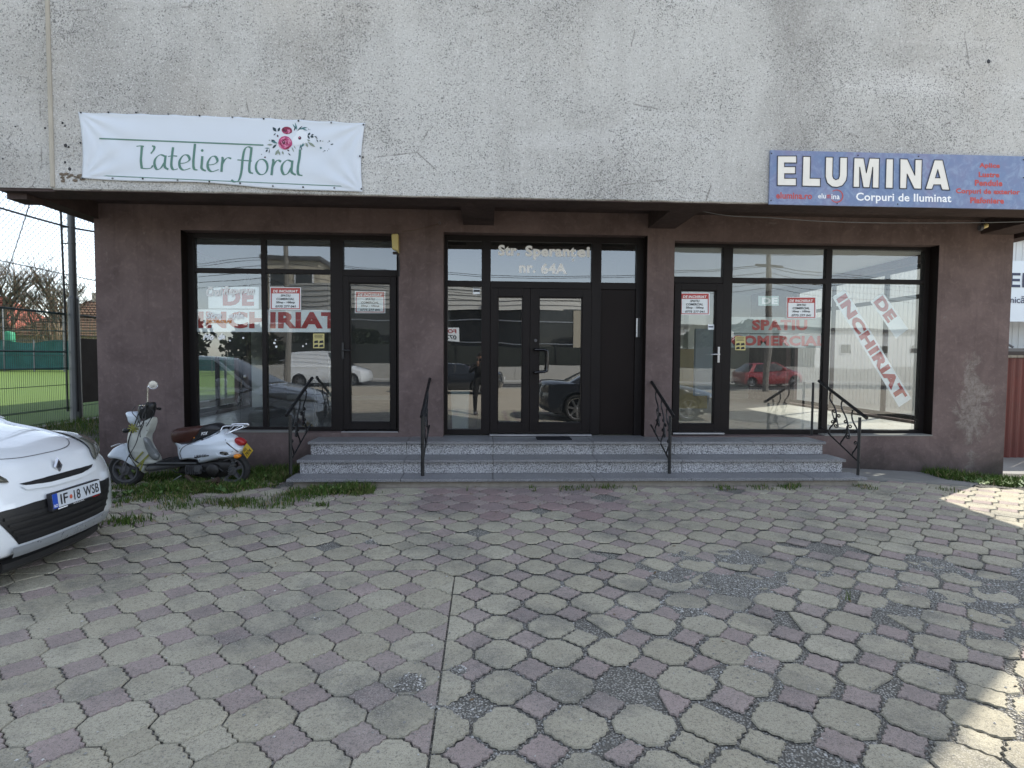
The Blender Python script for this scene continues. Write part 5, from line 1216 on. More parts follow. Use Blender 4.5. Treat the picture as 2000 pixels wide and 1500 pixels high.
    def patchS(nm, mat, t0, t1, lo, hi, off, nu=16, nvv=5, par=None, thick=.0):
        def P_(a, b):
            t = t0+(t1-t0)*a; v = lo(a)+(hi(a)-lo(a))*b; p0 = S(t, v); e = .01
            du = S(min(1, t+e), v)-S(max(-1, t-e), v); dv = S(t, v+.05)-S(t, v-.05); n__ = du.cross(dv)
            n__ = n__.normalized() if n__.length > 1e-9 else Vector((1, 0, 0))
            if n__.x < 0 and abs(n__.x) > abs(n__.z): n__ = -n__
            elif n__.z < 0 and abs(n__.z) >= abs(n__.x): n__ = -n__
            return p0+n__*(off+thick*math.sin(math.pi*a)**.5*math.sin(math.pi*b)**.5)
        return MB().grid(P_, nu, nvv).build(nm, mat, T, local=True, angle=60)
    return T, S, patchS

hatch = dict(cat='car', hw=.88, len=4.0, wr=.30, sill=.21, wheels=(-.82, -3.40), px=2.6,
    prof=[(0, -.12, .17, .26, 0), (1, -.03, .215, .26, 0), (2, .0, .36, .30, 0), (3, -.005, .50, .31, .0), (4, -.04, .62, .33, .0), (5, -.085, .70, .34, .02), (6, -.17, .785, .33, .06), (7, -.42, .885, .26, .13), (8, -.80, .965, .14, .16), (9, -1.08, 1.005, .10, .12),
          (10, -2.4, .99, .02, .04), (11, -3.75, .98, -.02, .03), (12, -3.93, .90, -.10, .0), (13, -4.0, .60, -.14, 0), (14, -3.98, .35, -.14, 0), (15, -3.90, .22, -.14, 0)],
    cab=(-1.02, -1.80, -3.35, -3.86, .97, 1.44, .78, .58), pillars=((1, -1.15, -1.88, .05), (0, -2.35, -2.42, .04), (1, -3.45, -3.1, .14)), doors=(-2.38, -1.28))
NX = -2.97; CYc = -3.21
clio, S, pS = make_car('parked_car', 'white hatchback nose at the left edge, number plate IF 18 WSB', (NX, CYc, .055), 0, MT['carw'], hatch)
pz = -.03
def vz(z):      # profile parameter of a height on the nose
    best = (9, 0)
    for i in range(0, 7*40):
        q = S(0, i/40); d = abs(q.z-z)
        if d < best[0]: best = (d, i/40)
    return best[1]
def trap(tb, tt): return tb, tt
def nosepatch(nm, mat, pts_lo, pts_hi, off, n=20, rows=5):   # lower and upper edge as (y, z) lists, left to right
    def I(tab, a):
        y = tab[0][0]+(tab[-1][0]-tab[0][0])*a
        for i in range(len(tab)-1):
            if y <= tab[i+1][0]+1e-9: k = (y-tab[i][0])/(tab[i+1][0]-tab[i][0]+1e-9); return y, tab[i][1]+(tab[i+1][1]-tab[i][1])*k
        return tab[-1]
    def P_(a, b):
        y0, z0 = I(pts_lo, a); y1, z1 = I(pts_hi, a); y = y0+(y1-y0)*b; z = z0+(z1-z0)*b
        p_ = S(y/.88, vz(z)); e = S(min(1, y/.88+.02), vz(z)); d = S(y/.88, min(7, vz(z)+.1))
        nn = (e-p_).cross(d-p_); nn = nn.normalized() if nn.length > 1e-9 else Vector((1, 0, 0)); nn = nn if nn.x > 0 else -nn
        return p_+nn*off
    return MB().grid(P_, n, rows).build(nm, mat, clio, local=True, angle=60)
gb = simple('black grille plastic', (.010, .010, .011), .5, var=.2)
nosepatch('lower_grille', gb, [(-.41, .265), (.41, .265)], [(-.56, .50), (-.30, .515), (.30, .515), (.56, .50)], .004, 26, 6)
for z in (.305, .35, .395, .44): nosepatch('grille_slat', MT['blackp'], [(-.40-.5*(z-.25), z), (.40+.5*(z-.25), z)], [(-.40-.5*(z-.25), z+.018), (.40+.5*(z-.25), z+.018)], .014, 18, 2)
nosepatch('upper_slot', gb, [(-.31, .630), (-.15, .612), (.15, .612), (.31, .630)], [(-.35, .648), (-.15, .652), (.15, .652), (.35, .648)], .004, 20, 2)
nosepatch('slot_lip', MT['carw'], [(-.33, .602), (-.15, .585), (.15, .585), (.33, .602)], [(-.36, .632), (-.15, .611), (.15, .611), (.36, .632)], .016, 20, 3)
nosepatch('skid_strip', simple('silver plastic strip', (.34, .36, .38), .3, .3, .1, 8), [(-.44, .205), (.44, .205)], [(-.46, .262), (.46, .262)], .026, 22, 4)
nosepatch('lower_valance', MT['blackp'], [(-.56, .172), (.56, .172)], [(-.56, .202), (.56, .202)], .008, 22, 2)
MB().tube([S(t/20*.50, .25)+Vector((-.02, 0, -.05)) for t in range(-20, 21)], .05, 8).build('underbody_lip', MT['blackp'], clio, local=True)
for s_ in (-1, 1):
    o_ = pS('headlight', MT['greyp'] if False else simple('smoky headlamp lens', (.11, .11, .09), .15, .2, .15, 5, coat=1.0), s_*.46, s_*.995, lambda a: 4.55+1.25*a, lambda a: 4.85+3.3*a**.7, .012, 18, 9, None, .035)
    q = S(s_*.72, 5.6)
    MB().ball(q+Vector((-.03, 0, -.01)), .035).build('lamp_reflector', MT['chrome'], o_, local=True)
# hood shut line and creases
pS('hood_shut_line', MT['greyp'], -.62, .62, lambda a: 6.05+.0*a+1.0*(2*abs(a-.5))**3.5, lambda a: 6.085+1.0*(2*abs(a-.5))**3.5, .0025, 40, 1)
for s_ in (-1, 1):
    MB().tube([S(s_*(.55+.12*k/12), 6.6+2.2*k/12)+Vector((0, 0, .0005)) for k in range(13)], .010, 6).build('hood_crease', MT['carw'], clio, local=True)
    MB().ball(S(s_*.35, 8.3)+Vector((0, 0, .004)), .014, .02, .008).build('washer_jet', MT['blackp'], clio, local=True)
MB().add([S(-.8+1.6*i/20, 8.86)+Vector((0, 0, .006)) for i in range(21)]+[S(-.8+1.6*i/20, 9.35)+Vector((0, 0, .02)) for i in range(21)], [(i, i+1, i+22, i+21) for i in range(20)]).build('wiper_cowl', MT['blackp'], clio, local=True)
# diamond badge
bc = S(-.02, 5.05)+Vector((.012, 0, 0)); bn = MB(); w_, h_ = .038, .062
R1 = [(0, 1), (1, 0), (0, -1), (-1, 0)]
def bd(k, off): return [bc+Vector((off-.18*q[1]*h_*k*.4, q[0]*w_*k, q[1]*h_*k)) for q in R1]
v = bd(1.0, .0)+bd(.82, .012)+bd(.45, .012)+bd(.38, .0)
bn.add(v, [(i+4*r_, (i+1) % 4+4*r_, (i+1) % 4+4*(r_+1), i+4*(r_+1)) for r_ in range(3) for i in range(4)]); bn.build('diamond_badge', MT['chrome'], clio, local=True)
bn = MB(); bn.add(bd(.55, .001), [(0, 1, 2, 3)]); bn.build('badge_centre', MT['ink'], clio, local=True)
# number plate
pc = Vector((.030, .02, .49)); PW, PH = .245, .060
def pf(u, v, off=0.0): return pc+Vector((off-.012*(v-.5), (u-.5)*2*PW, (v-.5)*2*PH))
m = MB(); m.add([pf(0, 0), pf(1, 0), pf(1, 1), pf(0, 1)]+[q+Vector((-.03, 0, 0)) for q in (pf(0, 0), pf(1, 0), pf(1, 1), pf(0, 1))], [(0, 1, 2, 3), (0, 4, 5, 1), (1, 5, 6, 2), (2, 6, 7, 3), (3, 7, 4, 0), (7, 6, 5, 4)]); npl = m.build('number_plate', MT['ink'], clio, local=True, bevel=.003)
def pq(nm, u0, u1, v0, v1, mat, off): MB().add([pf(u0, v0, off), pf(u1, v0, off), pf(u1, v1, off), pf(u0, v1, off)], [(0, 1, 2, 3)]).build(nm, mat, npl, local=True)
pq('plate_face', .015, .985, .12, .95, simple('plate white', (.62, .66, .70), .4, var=.03), .0015); pq('country_band', .015, .11, .12, .95, MT['blue'], .003)
def ptxt(s_, u0, u1, v0=.25, v1=.83, mat=MT['ink'], bold=.01, off=.004):
    m_ = MB(); add_text(m_, s_, lambda a, b: pf(u0+(u1-u0)*a, v0+(v1-v0)*b, off), bold); m_.build('plate_print', mat, npl, local=True)
ptxt('IF', .16, .30); ptxt('18', .42, .55); ptxt('WSB', .62, .95); ptxt('RO', .03, .095, .18, .36, MT['whitel'], .02)
m_ = MB(); m_.flat([(.36+.028*math.cos(i*.7), .52+.13*math.sin(i*.7)) for i in range(9)], lambda a, b: pf(a, b, .004)); m_.build('plate_seal', simple('red seal', (.55, .10, .05), .5), npl, local=True)
m_ = MB(); add_text(m_, 'DACIA', lambda a, b: pf(.40+.22*a, .02+.07*b, .0012), .01); m_.build('plate_holder_print', MT['whitel'], npl, local=True)
pq('holder_strip', .10, .28, .02, .08, MT['whitel'], .0012); pq('holder_strip', .80, .95, .02, .08, MT['redl'], .0012)

sedan = dict(cat='car', hw=.90, len=4.6, wr=.33, sill=.22, wheels=(-.92, -3.72), px=2.8,
    prof=[(0, -.10, .20, .26, 0), (1, -.02, .26, .34, 0), (2, .0, .42, .38, 0), (3, -.02, .58, .38, .0), (4, -.07, .68, .34, .02), (5, -.30, .77, .24, .06), (6, -.80, .87, .12, .10), (7, -1.25, .92, .06, .08), (8, -2.6, .93, .0, .03), (9, -3.8, .96, .0, .05), (10, -4.35, .99, -.06, .10), (11, -4.56, .93, -.14, .04), (12, -4.62, .70, -.24, 0), (13, -4.64, .50, -.26, 0), (14, -4.58, .30, -.24, 0), (15, -4.48, .22, -.2, 0)],
    cab=(-1.25, -2.05, -3.05, -3.95, .90, 1.36, .80, .58), pillars=((1, -1.38, -2.1, .05), (0, -2.6, -2.62, .04), (1, -3.6, -3.05, .10)), doors=(-2.6, -1.5))
dsd, S2, pS2 = make_car('parked_car', 'dark grey saloon parked behind the camera, mirrored in the entrance glass', (6.0, -7.05, 0), 0, MT['dark'], sedan, 'dark saloons parked in the lot')
for s_ in (-1, 1):
    pS2('tail_light', MT['redl'], s_*.55, s_*.99, lambda a: 11.1, lambda a: 12.0, .006, 8, 3); pS2('headlight', MT['chrome'], s_*.5, s_*.97, lambda a: 3.3, lambda a: 4.3, .006, 8, 3)
MB().box(-4.70, -4.66, -.26, .26, .62, .73).build('number_plate', MT['paper'], dsd, local=True)
def cpy_tree(o, parent=None):
    c = o.copy(); COL.objects.link(c); c.parent = parent
    for ch in list(o.children): cpy_tree(ch, c)
    return c
d3 = cpy_tree(dsd); d3.location = (-3.9, -17.4, 0); d3.rotation_euler = (0, 0, R(182)); d3['label'] = 'dark grey saloon parked across the lot, mirrored in the left shop door'
van = dict(cat='van', hw=.92, len=4.5, wr=.32, sill=.22, wheels=(-.85, -3.6), px=2.6,
    prof=[(0, -.10, .20, .26, 0), (1, -.02, .28, .34, 0), (2, .0, .5, .38, 0), (3, -.05, .72, .36, .0), (4, -.20, .85, .28, .05), (5, -.7, 1.02, .14, .1), (6, -1.0, 1.08, .06, .08), (7, -2.6, 1.05, .0, .03), (8, -4.2, 1.05, .0, .0), (9, -4.36, 1.0, .0, .0), (10, -4.4, .70, .0, 0), (11, -4.4, .35, .0, 0), (12, -4.36, .22, -.0, 0)],
    cab=(-.98, -1.75, -4.25, -4.38, 1.02, 1.80, .86, .74), pillars=((1, -1.15, -1.85, .05), (1, -3.1, -3.1, 1.22)), doors=(-1.95, -1.2))
vn, S3, pS3 = make_car('delivery_van', 'small white delivery van passing on the road, mirrored in the left shop door', (-6.2, -23.6, -.05), 0, MT['carw'], van)
rc, S4, pS4 = make_car('parked_car', 'red hatchback by the far kerb, mirrored in the right shop window', (19.5, -26.8, -.05), 0, m_paint('red car paint', (.35, .02, .03), .25, 1), hatch)

# ================================================================ photographer (seen in the glass)
ph = thing('person', 'person in black clothes holding up a phone, mirrored in the entrance glass', 'person', (-.13, -7.78, 0))
def skin(name, verts, edges, rad, mat, root=0, sub=2):
    me = bpy.data.meshes.new(name); me.from_pydata(verts, edges, []); o_ = bpy.data.objects.new(name, me); COL.objects.link(o_)
    sk = o_.modifiers.new('skin', 'SKIN'); 
    for i, r_ in enumerate(rad):
        d = me.skin_vertices[0].data[i]; d.radius = r_ if isinstance(r_, tuple) else (r_, r_); d.use_root = (i == root)
    ss = o_.modifiers.new('sub', 'SUBSURF'); ss.levels = ss.render_levels = sub; me.materials.append(mat); o_.parent = ph; sk.use_smooth_shade = True
    return o_
V = [(0, 0, .95), (0, .0, 1.12), (0, .01, 1.30), (0, .0, 1.42), (0, .01, 1.50), (.19, 0, 1.40), (.27, .06, 1.16), (.12, .26, 1.36), (-.19, 0, 1.40), (-.27, .06, 1.17), (-.06, .26, 1.36), (.10, 0, .90), (.12, .02, .50), (.13, -.02, .09), (.13, .12, .045), (-.10, 0, .90), (-.12, .03, .50), (-.14, -.02, .09), (-.15, .12, .045)]
E_ = [(0, 1), (1, 2), (2, 3), (3, 4), (3, 5), (5, 6), (6, 7), (3, 8), (8, 9), (9, 10), (0, 11), (11, 12), (12, 13), (13, 14), (0, 15), (15, 16), (16, 17), (17, 18)]
RD = [(.16, .11), (.145, .10), (.17, .11), (.10, .08), .058, .065, .048, .036, .065, .048, .036, .095, .068, .048, .045, .095, .068, .048, .045]
skin('body', V, E_, RD, MT['clothes'])
skin('head', [(0, .0, 1.47), (0, .01, 1.56), (0, .03, 1.64), (0, .02, 1.70)], [(0, 1), (1, 2), (2, 3)], [.05, .075, .088, .05], MT['skin'])
hd = MB(); hd.ball((-.0, .005, 1.665), .092, .10, .085, 14); o_ = hd.build('hair', MT['hair'], ph, local=True)
fc = MB(); fc.ball((.03, .108, 1.635), .011); fc.ball((-.03, .108, 1.635), .011); fc.build('eye', MT['ink'], ph, local=True); MB().ball((0, .122, 1.605), .012, .02, .02).build('nose', MT['skin'], ph, local=True); MB().box(-.022, .022, .105, .115, 1.565, 1.573).build('mouth', MT['redl'], ph, local=True)
for s_ in (1, -1):
    wx = .12 if s_ > 0 else -.06
    MB().ball((s_*.092, .01, 1.61), .012, .02, .03).build('ear', MT['skin'], ph, local=True)
    skin('hand', [(wx, .26, 1.36), (wx, .31, 1.42), (wx+.01*s_, .325, 1.47), (wx-.00, .335, 1.50), (wx-.02*s_, .34, 1.50), (wx-.03*s_, .345, 1.47), (wx-.03*s_, .35, 1.44), (wx-.03*s_, .33, 1.54), (wx+.03*s_, .33, 1.46)],
         [(0, 1), (1, 2), (2, 3), (2, 4), (2, 5), (1, 6), (3, 7), (2, 8)], [.03, .03, .028, .009, .009, .009, .009, .007, .009], MT['skin'], 0, 1)
    MB().ball((s_*.135, .06, .05), .055, .14, .05, 12).build('shoe', MT['greyp'], ph, local=True)
tag(MB().box(-.165, .012, -7.436, -7.427, 1.50, 1.575).build('smartphone', MT['blackp'], origin=(-.08, -7.43, 1.54), bevel=.003), 'black smartphone held up level by the person in black', 'phone')
# ================================================================ left side: sports pitch fence, pole, net
FX = -9.2
def wires(name, parent, x0, y0, x1, y1, z0, z1, step=.05, zs=(0,), mat=None):
    m = MB(); L_ = math.hypot(x1-x0, y1-y0); n_ = int(L_/step); d = Vector(((x1-x0)/L_, (y1-y0)/L_, 0)); s_ = Vector((-d.y, d.x, 0))
    def bar(a, b, r_):
        ax = (b-a).normalized(); p_ = ax.cross(s_).normalized()*r_ if abs(ax.dot(s_)) < .9 else Vector((r_, 0, 0)); q_ = s_*r_
        m.add([a+p_, a+q_, a-p_, a-q_, b+p_, b+q_, b-p_, b-q_], [(0, 1, 5, 4), (1, 2, 6, 5), (2, 3, 7, 6), (3, 0, 4, 7)])
    for i in range(n_+1):
        p_ = Vector((x0, y0, 0))+d*(L_*i/n_); bar(p_+Vector((0, 0, z0)), p_+Vector((0, 0, z1)), .004)
    for z in zs: bar(Vector((x0, y0, z)), Vector((x1, y1, z)), .007)
    return m.build(name, mat or MT['greenw'], parent)
fn_ = thing('mesh_fence', 'tall dark welded wire fence along the sports pitch left of the building', 'fence', (FX, 4, 0))
for i, (ya, yb) in enumerate(((-6.5, -4.0), (-4.0, -1.5), (-1.5, 1.0), (1.0, 3.4), (3.4, 5.6))):
    wires('wire_panel', fn_, FX, ya, FX, yb, .08, 2.45, .05, (.12, .38, .40, .90, 1.25, 1.27, 1.62, 2.06, 2.25, 2.43))
    MB().box(FX-.03, FX+.03, ya-.03, ya+.03, -.1, 2.5).build('fence_post', MT['greenw'], fn_)
for z, r_ in ((1.62, .018), (2.45, .022)): MB().tube([(FX-.03, -6.5, z), (FX-.03, 5.6, z)], r_, 6).build('fence_rail', MT['greenw'], fn_)
MB().box(FX-.12, FX+.10, -6.6, 5.7, -.2, .07).build('fence_plinth', MT['concrete'], fn_, bevel=.01)
f2 = thing('mesh_fence', 'wire fence hung with a dark brown sheet between the pole and the building corner', 'fence', (FX, 8, 0))
wires('wire_panel', f2, FX, 5.75, FX, 14, .08, 2.45, .05, (.1, .4, .9, 1.25, 1.6, 2.0, 2.42)); box('dark_sheet', FX+.03, FX+.06, 5.72, 10.5, .47, 1.93, MT['brownsheet'], f2)
MB().box(FX-.12, FX+.10, 5.75, 14, -.2, .07).build('fence_plinth', MT['concrete'], f2)
for y in (8.2, 10.7, 13.2): MB().box(FX-.03, FX+.03, y-.03, y+.03, -.1, 2.5).build('fence_post', MT['greenw'], f2)
MB().tube([(FX, 5.75, 2.45), (FX, 14, 2.45)], .02, 6).build('fence_rail', MT['greenw'], f2)
po = thing('floodlight_pole', 'tall grey tapered pole with black cables beside the pitch fence', 'pole', (-9.12, 5.7, 0))
MB().tube([(-9.12, 5.7, -.2), (-9.12, 5.7, 2.8), (-9.12, 5.7, 2.85), (-9.12, 5.7, 9.5)], lambda t: (.12, .105, .075, .06)[int(round(t*3))], 12).build('pole_shaft', MT['galv'], po, angle=25)
for dx in (-.22, .14): MB().tube([(-9.12+dx*.6, 5.62, .3), (-9.12+dx*.6, 5.62, 2.6), (-9.12+dx, 5.62, 9.4)], .022, 6).build('cable_conduit', MT['blackp'], po)
for z in (3.1, 4.0, 4.35): MB().tube([(-9.32, 5.65, z), (-9.0, 5.65, z)], .015, 5).build('clamp', MT['blackp'], po)
nt_ = thing('ball_net', 'high black ball net hung above the pitch fence', 'net', (FX-.1, 3, 2.5))
m = MB(); ny0, ny1, nz0, nz1 = -7.0, 16.0, 2.45, 9.0; st_ = .135
def nbar(a, b, r_=.005):
    d = (b-a).normalized(); p_ = d.cross(Vector((1, 0, 0))).normalized()*r_
    m.add([a+p_, a-p_, b-p_, b+p_], [(0, 1, 2, 3)]); q_ = Vector((r_, 0, 0)); m.add([a+q_, a-q_, b-q_, b+q_], [(0, 1, 2, 3)])
k_ = int((ny1-ny0+nz1-nz0)/st_)
for i in range(k_):
    for s_ in (1, -1):
        # lines y = y0 + s*(z-nz0)
        y0_ = ny0-(nz1-nz0)*(s_ > 0)+i*st_; pts = []
        for z in [nz0+(nz1-nz0)*q/10 for q in range(11)]:
            y = y0_+s_*(z-nz0)
            if ny0 <= y <= ny1: pts.append(Vector((FX-.12+.05*math.sin(y*.9+z), y+.03*math.sin(z*3), z-.12*math.sin(math.pi*((y-ny0) % 2.9)/2.9))))
        for a, b in zip(pts, pts[1:]): nbar(a, b)
m.build('net_mesh', MT['ink'], nt_)
for (a, b) in (((FX-.12, -7, 5.6), (FX-.12, 16, 5.6)), ((FX-.12, -7, 3.45), (FX-.12, 16, 3.25))): MB().tube([a, b], .010, 5).build('net_rope', MT['ink'], nt_)
# second net on the far side of the pitch
n2 = thing('ball_net', 'distant pale green ball net above the far tarpaulin', 'net', (-40, 50, 3))
m = MB()
for i in range(150):
    y_ = -62+i*.42; m.add([(y_, 50, 2.9), (y_+.016, 50, 2.9), (y_+.016, 50, 9.2), (y_, 50, 9.2)], [(0, 1, 2, 3)])
for i in range(15): m.add([(-62, 50, 3+i*.42), (0, 50, 3+i*.42), (0, 50, 3.016+i*.42), (-62, 50, 3.016+i*.42)], [(0, 1, 2, 3)])
m.build('net_mesh', MT['tarp'], n2)
tp = thing('tarpaulin_screen', 'dark green tarpaulin screen with posts along the far side of the pitch', 'screen', (-40, 50, 0))
def tarp(x, z): return 50+.10*math.sin(x*1.9+z*1.2)+.12*noise.noise(Vector((x*.8, z*1.3, 0)))
MB().grid(lambda u, v: (lambda x, z: (x, tarp(x, z)+.1, z))(-66+64*u, .1+(2.75+.15*math.sin(u*70))*v), 320, 12).build('tarpaulin', MT['tarp'], tp)
for i in range(24): MB().box(-66+i*2.8-.04, -66+i*2.8+.04, 49.7, 49.78, -.1, 6 if i % 2 else 3).build('screen_post', MT['galv'], tp)
for z in (1.5, 2.9, 3.9): MB().tube([(-66, 49.66, z), (-2, 49.66, z)], .03, 5).build('screen_rail', MT['greenw'], tp)
tag(MB().lathe([(0, 3.9), (.45, 3.8), (.5, 3.6), (.5, 2.8), (.4, 2.7)], (-47.7, 52, .0), 'Z', 14).build('water_tank', simple('bright green tank', (.02, .20, .10), .5), origin=(-47.7, 52, 2.7)), 'green plastic tank beyond the tarpaulin at the left', 'tank')
# houses beyond
def house(name, label, x0, x1, y0, y1, ze, zr, mat_w=MT['housew'], hip=.36, roofm=MT['roof']):
    h = thing(name, label, 'house', ((x0+x1)/2, (y0+y1)/2, 0), group=None)
    MB().box(x0, x1, y0, y1, -.3, ze).build('wall', mat_w, h)
    o_ = .6; m_ = MB(); ax0, ax1, ay0, ay1 = x0-o_, x1+o_, y0-o_, y1+o_; cy = (ay0+ay1)/2; L_ = ax1-ax0
    v = [(ax0, ay0, ze-.1), (ax1, ay0, ze-.1), (ax1, ay1, ze-.1), (ax0, ay1, ze-.1), (ax0+L_*hip, cy, zr), (ax1-L_*hip, cy, zr)]
    m_.add(v, [(0, 1, 5, 4), (1, 2, 5), (2, 3, 4, 5), (3, 0, 4), (3, 2, 1, 0)]); r_ = m_.build('roof', roofm, h)
    rows = 14
    m2 = MB()
    for i in range(rows):
        k0 = i/rows; a = Vector(v[0]).lerp(Vector(v[4]), k0); b = Vector(v[1]).lerp(Vector(v[5]), k0); m2.tube([a+Vector((0, -.02, .03)), b+Vector((0, -.02, .03))], .045, 4)
    m2.build('roof_tile_rows', roofm, r_)
    MB().box(x0+L_*.35, x0+L_*.35+.6, cy-.3, cy+.3, zr-.9, zr+.9).build('chimney', MT['housew'], r_)
    for i in range(3):
        wx = x0+(x1-x0)*(.2+.3*i); f_ = MB().box(wx-.5, wx+.5, y0-.05, y0-.001, 1.2, 2.5).build('window', MT['white'], h); MB().box(wx-.42, wx+.42, y0-.07, y0-.051, 1.28, 2.42).build('pane', MT['glassd'], f_)
    return h
house('house', 'house with a bright red tiled roof beyond the pitch at the far left edge', -68, -56, 62, 72, 4.6, 8.9)
house('house', 'low house with a dull brown hipped roof behind the bare trees', -54, -40, 60, 72, 3.8, 8.4, roofm=simple('dull brown roof tiles', (.17, .11, .075), .9, var=.4, scale=1.5))
# bare trees
def bare_tree(x, y, h, seed, label, lean=0.0):
    rr = random.Random(seed); t_ = thing('bare_tree', label, 'tree', (x, y, 0), group='bare trees beyond the pitch'); tr = MB(); tw = MB()
    def grow(p, d, l, r_, lev):
        pts = [p]; q = p.copy(); dd = d.copy()
        for i in range(4):
            dd = (dd+Vector((rr.uniform(-.22, .22), rr.uniform(-.22, .22), rr.uniform(-.04, .14)))).normalized(); q = q+dd*l/4; pts.append(q.copy())
        (tr if lev < 2 else tw).tube(pts, r_, 5 if lev < 2 else 3, False, r_*.55)
        if lev < 6:
            for i in range(rr.choice((3, 3, 4)) if lev < 4 else 3):
                k = rr.uniform(.35, 1.0); b = pts[min(4, int(k*4)+1)]; a = rr.uniform(0, 6.28); tl = rr.uniform(.35, .95)
                nd = (dd+Vector((math.cos(a)*tl, math.sin(a)*tl, rr.uniform(-.1, .35)))).normalized(); grow(b, nd, l*rr.uniform(.6, .82), max(r_*.58, .012), lev+1)
    grow(Vector((x, y, -.1)), Vector((lean, 0, 1)).normalized(), h*.28, h*.028, 0)
    tr.build('trunk', MT['bark'], t_); tw.build('crown', MT['bark'], t_)
for i, (x, y, h, s_, lab, ln) in enumerate(((-50.2, 56, 16.5, 3, 'wide bare tree in front of the dull brown roof beyond the pitch', -.1), (-52.4, 55, 14, 8, 'bare tree in the gap between the two tiled roofs', .1), (-46.4, 57, 15.5, 12, 'bare tree just left of the brown building corner', .1),
                                 (-55.0, 58, 10.5, 21, 'low bare tree in front of the bright red roof', 0), (-48.2, 58, 14, 33, 'thin bare tree behind the net between the roofs', 0), (-53.6, 57, 7, 41, 'bare shrub like tree at the left edge beyond the tarpaulin', 0))):
    bare_tree(x, y, h, s_, lab, ln)
m = MB(); rs = random.Random(9)
for i in range(5200):
    x = rs.uniform(-64, -36); z = rs.uniform(.2, 4.6)*(1-.3*rs.random()); p_ = Vector((x, 53.4+rs.uniform(-.8, .8), z)); d = Vector((rs.uniform(-1, 1), rs.uniform(-.3, .3), rs.uniform(-.2, 1))).normalized()*rs.uniform(.3, 1.0); n__ = Vector((d.z, 0, -d.x)).normalized()*.03
    m.add([p_, p_+d+n__, p_+d*1.2], [(0, 1, 2)])
tag(m.build('dry_hedge', simple('dry brown twigs', (.20, .145, .07), .9, var=.4, scale=1), origin=(-44, 53.4, 0), kind='stuff'), None)
# overhead wires at the left
def wire(name, label, a, b, sag, r_=.012, grp='overhead wires'):
    a, b = Vector(a), Vector(b); pts = [a.lerp(b, i/14)+Vector((0, 0, -sag*4*(i/14)*(1-i/14))) for i in range(15)]
    tag(MB().tube(pts, r_, 4, False).build(name, MT['ink'], origin=a), label, 'wire', grp)
wire('overhead_wire', 'black wire running above the pitch fence towards the pole', onY(-260, 320, 3.0), (-9.12, 5.7, 4.35), .05, .02, None); wire('overhead_wire', 'black wire from the pole to behind the building corner', (-9.12, 5.7, 4.35), (-4.0, 9.6, 4.05), .02, .02, None)
wire('overhead_wire', 'slack black cable hanging from the beam end to the far left', onY(58, 398, .1), onY(-30, 660, 3.2), .03, .006, None)

# ================================================================ right side
gt = thing('sheet_metal_gate', 'rust red ribbed sheet metal gate right of the building', 'gate', (10, 1.7, 0))
zt_ = 1.60
def rib(x): k = (x*8) % 1; return .028*(smooth(0, .15, k)-smooth(.5, .65, k))
for i in range(6):
    xa = 8.42+i*.82; v = []; n_ = 26
    MB().grid(lambda u, w_: (lambda x: (x, 1.7-rib(x), -.06+(zt_+.06)*w_))(xa+.81*u), n_, 1, False).build('sheet_panel', MT['gate'], gt, angle=20)
MB().box(8.36, 8.42, 1.66, 1.74, -.2, 1.72).build('gate_post', MT['galv'], gt); MB().box(8.36, 13.4, 1.74, 1.78, 1.55, 1.62).build('gate_rail', MT['gate'], gt); MB().box(8.36, 13.4, 1.60, 1.80, 1.66, 1.72).build('gate_cap', MT['brownsheet'], gt)
MB().tube([(8.5, 1.60, 1.60), (8.51, 1.59, 1.45), (8.5, 1.6, 1.38)], .008, 5).build('hook', MT['galv'], gt)
wh = thing('white_warehouse', 'long white clad warehouse with grey roof edge right of the building', 'building', (24, 14, 0))
MB().box(13.6, 36, 9.0, 24, -.2, 5.2).build('wall', MT['corr'], wh)
for i in range(150): pass
m = MB()
for i in range(112): m.box(13.6+i*.2, 13.6+i*.2+.03, 8.985, 8.999, 0, 5.2)
for i in range(75): m.box(13.585, 13.599, 9.0+i*.2, 9.0+i*.2+.03, 0, 5.2)
c_ = m.build('cladding_ribs', MT['corr'], wh); c_['kind'] = 'stuff'
MB().box(13.3, 36.2, 8.7, 24.2, 5.2, 5.42).build('roof_edge', MT['galv'], wh)
MB().box(12.6, 20, 7.6, 8.95, 1.78, 1.92).build('canopy', MT['greyp'], wh); MB().tube([(13.7, 8.9, 3.0), (14.7, 7.8, 1.95)], .03, 6).build('canopy_strut', MT['galv'], wh)
bs = thing('white_billboard', 'white billboard with navy letters ER showing at the right edge', 'sign', (17, 8, 3))
a = onY(1976, 509, 8.0); b = onY(1976, 628, 8.0)
box('board', 13.9, 19.5, 8.0, 8.1, b.z, a.z, simple('white board', (.60, .68, .76), .4, var=.03), bs)
x0_ = onY(1974, 540, 7.99).x
m_ = MB(); zz = onY(1975, 561, 7.99).z; add_text(m_, 'ER', lambda u, v: (x0_-.05+.86*u, 7.985, zz+.40*v), .02); m_.build('lettering', MT['navy'], bs)
m_ = MB(); zz = onY(1975, 592, 7.99).z; add_text(m_, 'nică', lambda u, v: (x0_+.02+.42*u, 7.985, zz+.20*v), .008); m_.build('lettering', MT['navy'], bs)
for x in (14.2, 19.2): MB().tube([(x, 8.2, 0), (x, 8.2, a.z)], .06, 8).build('billboard_post', MT['galv'], bs)

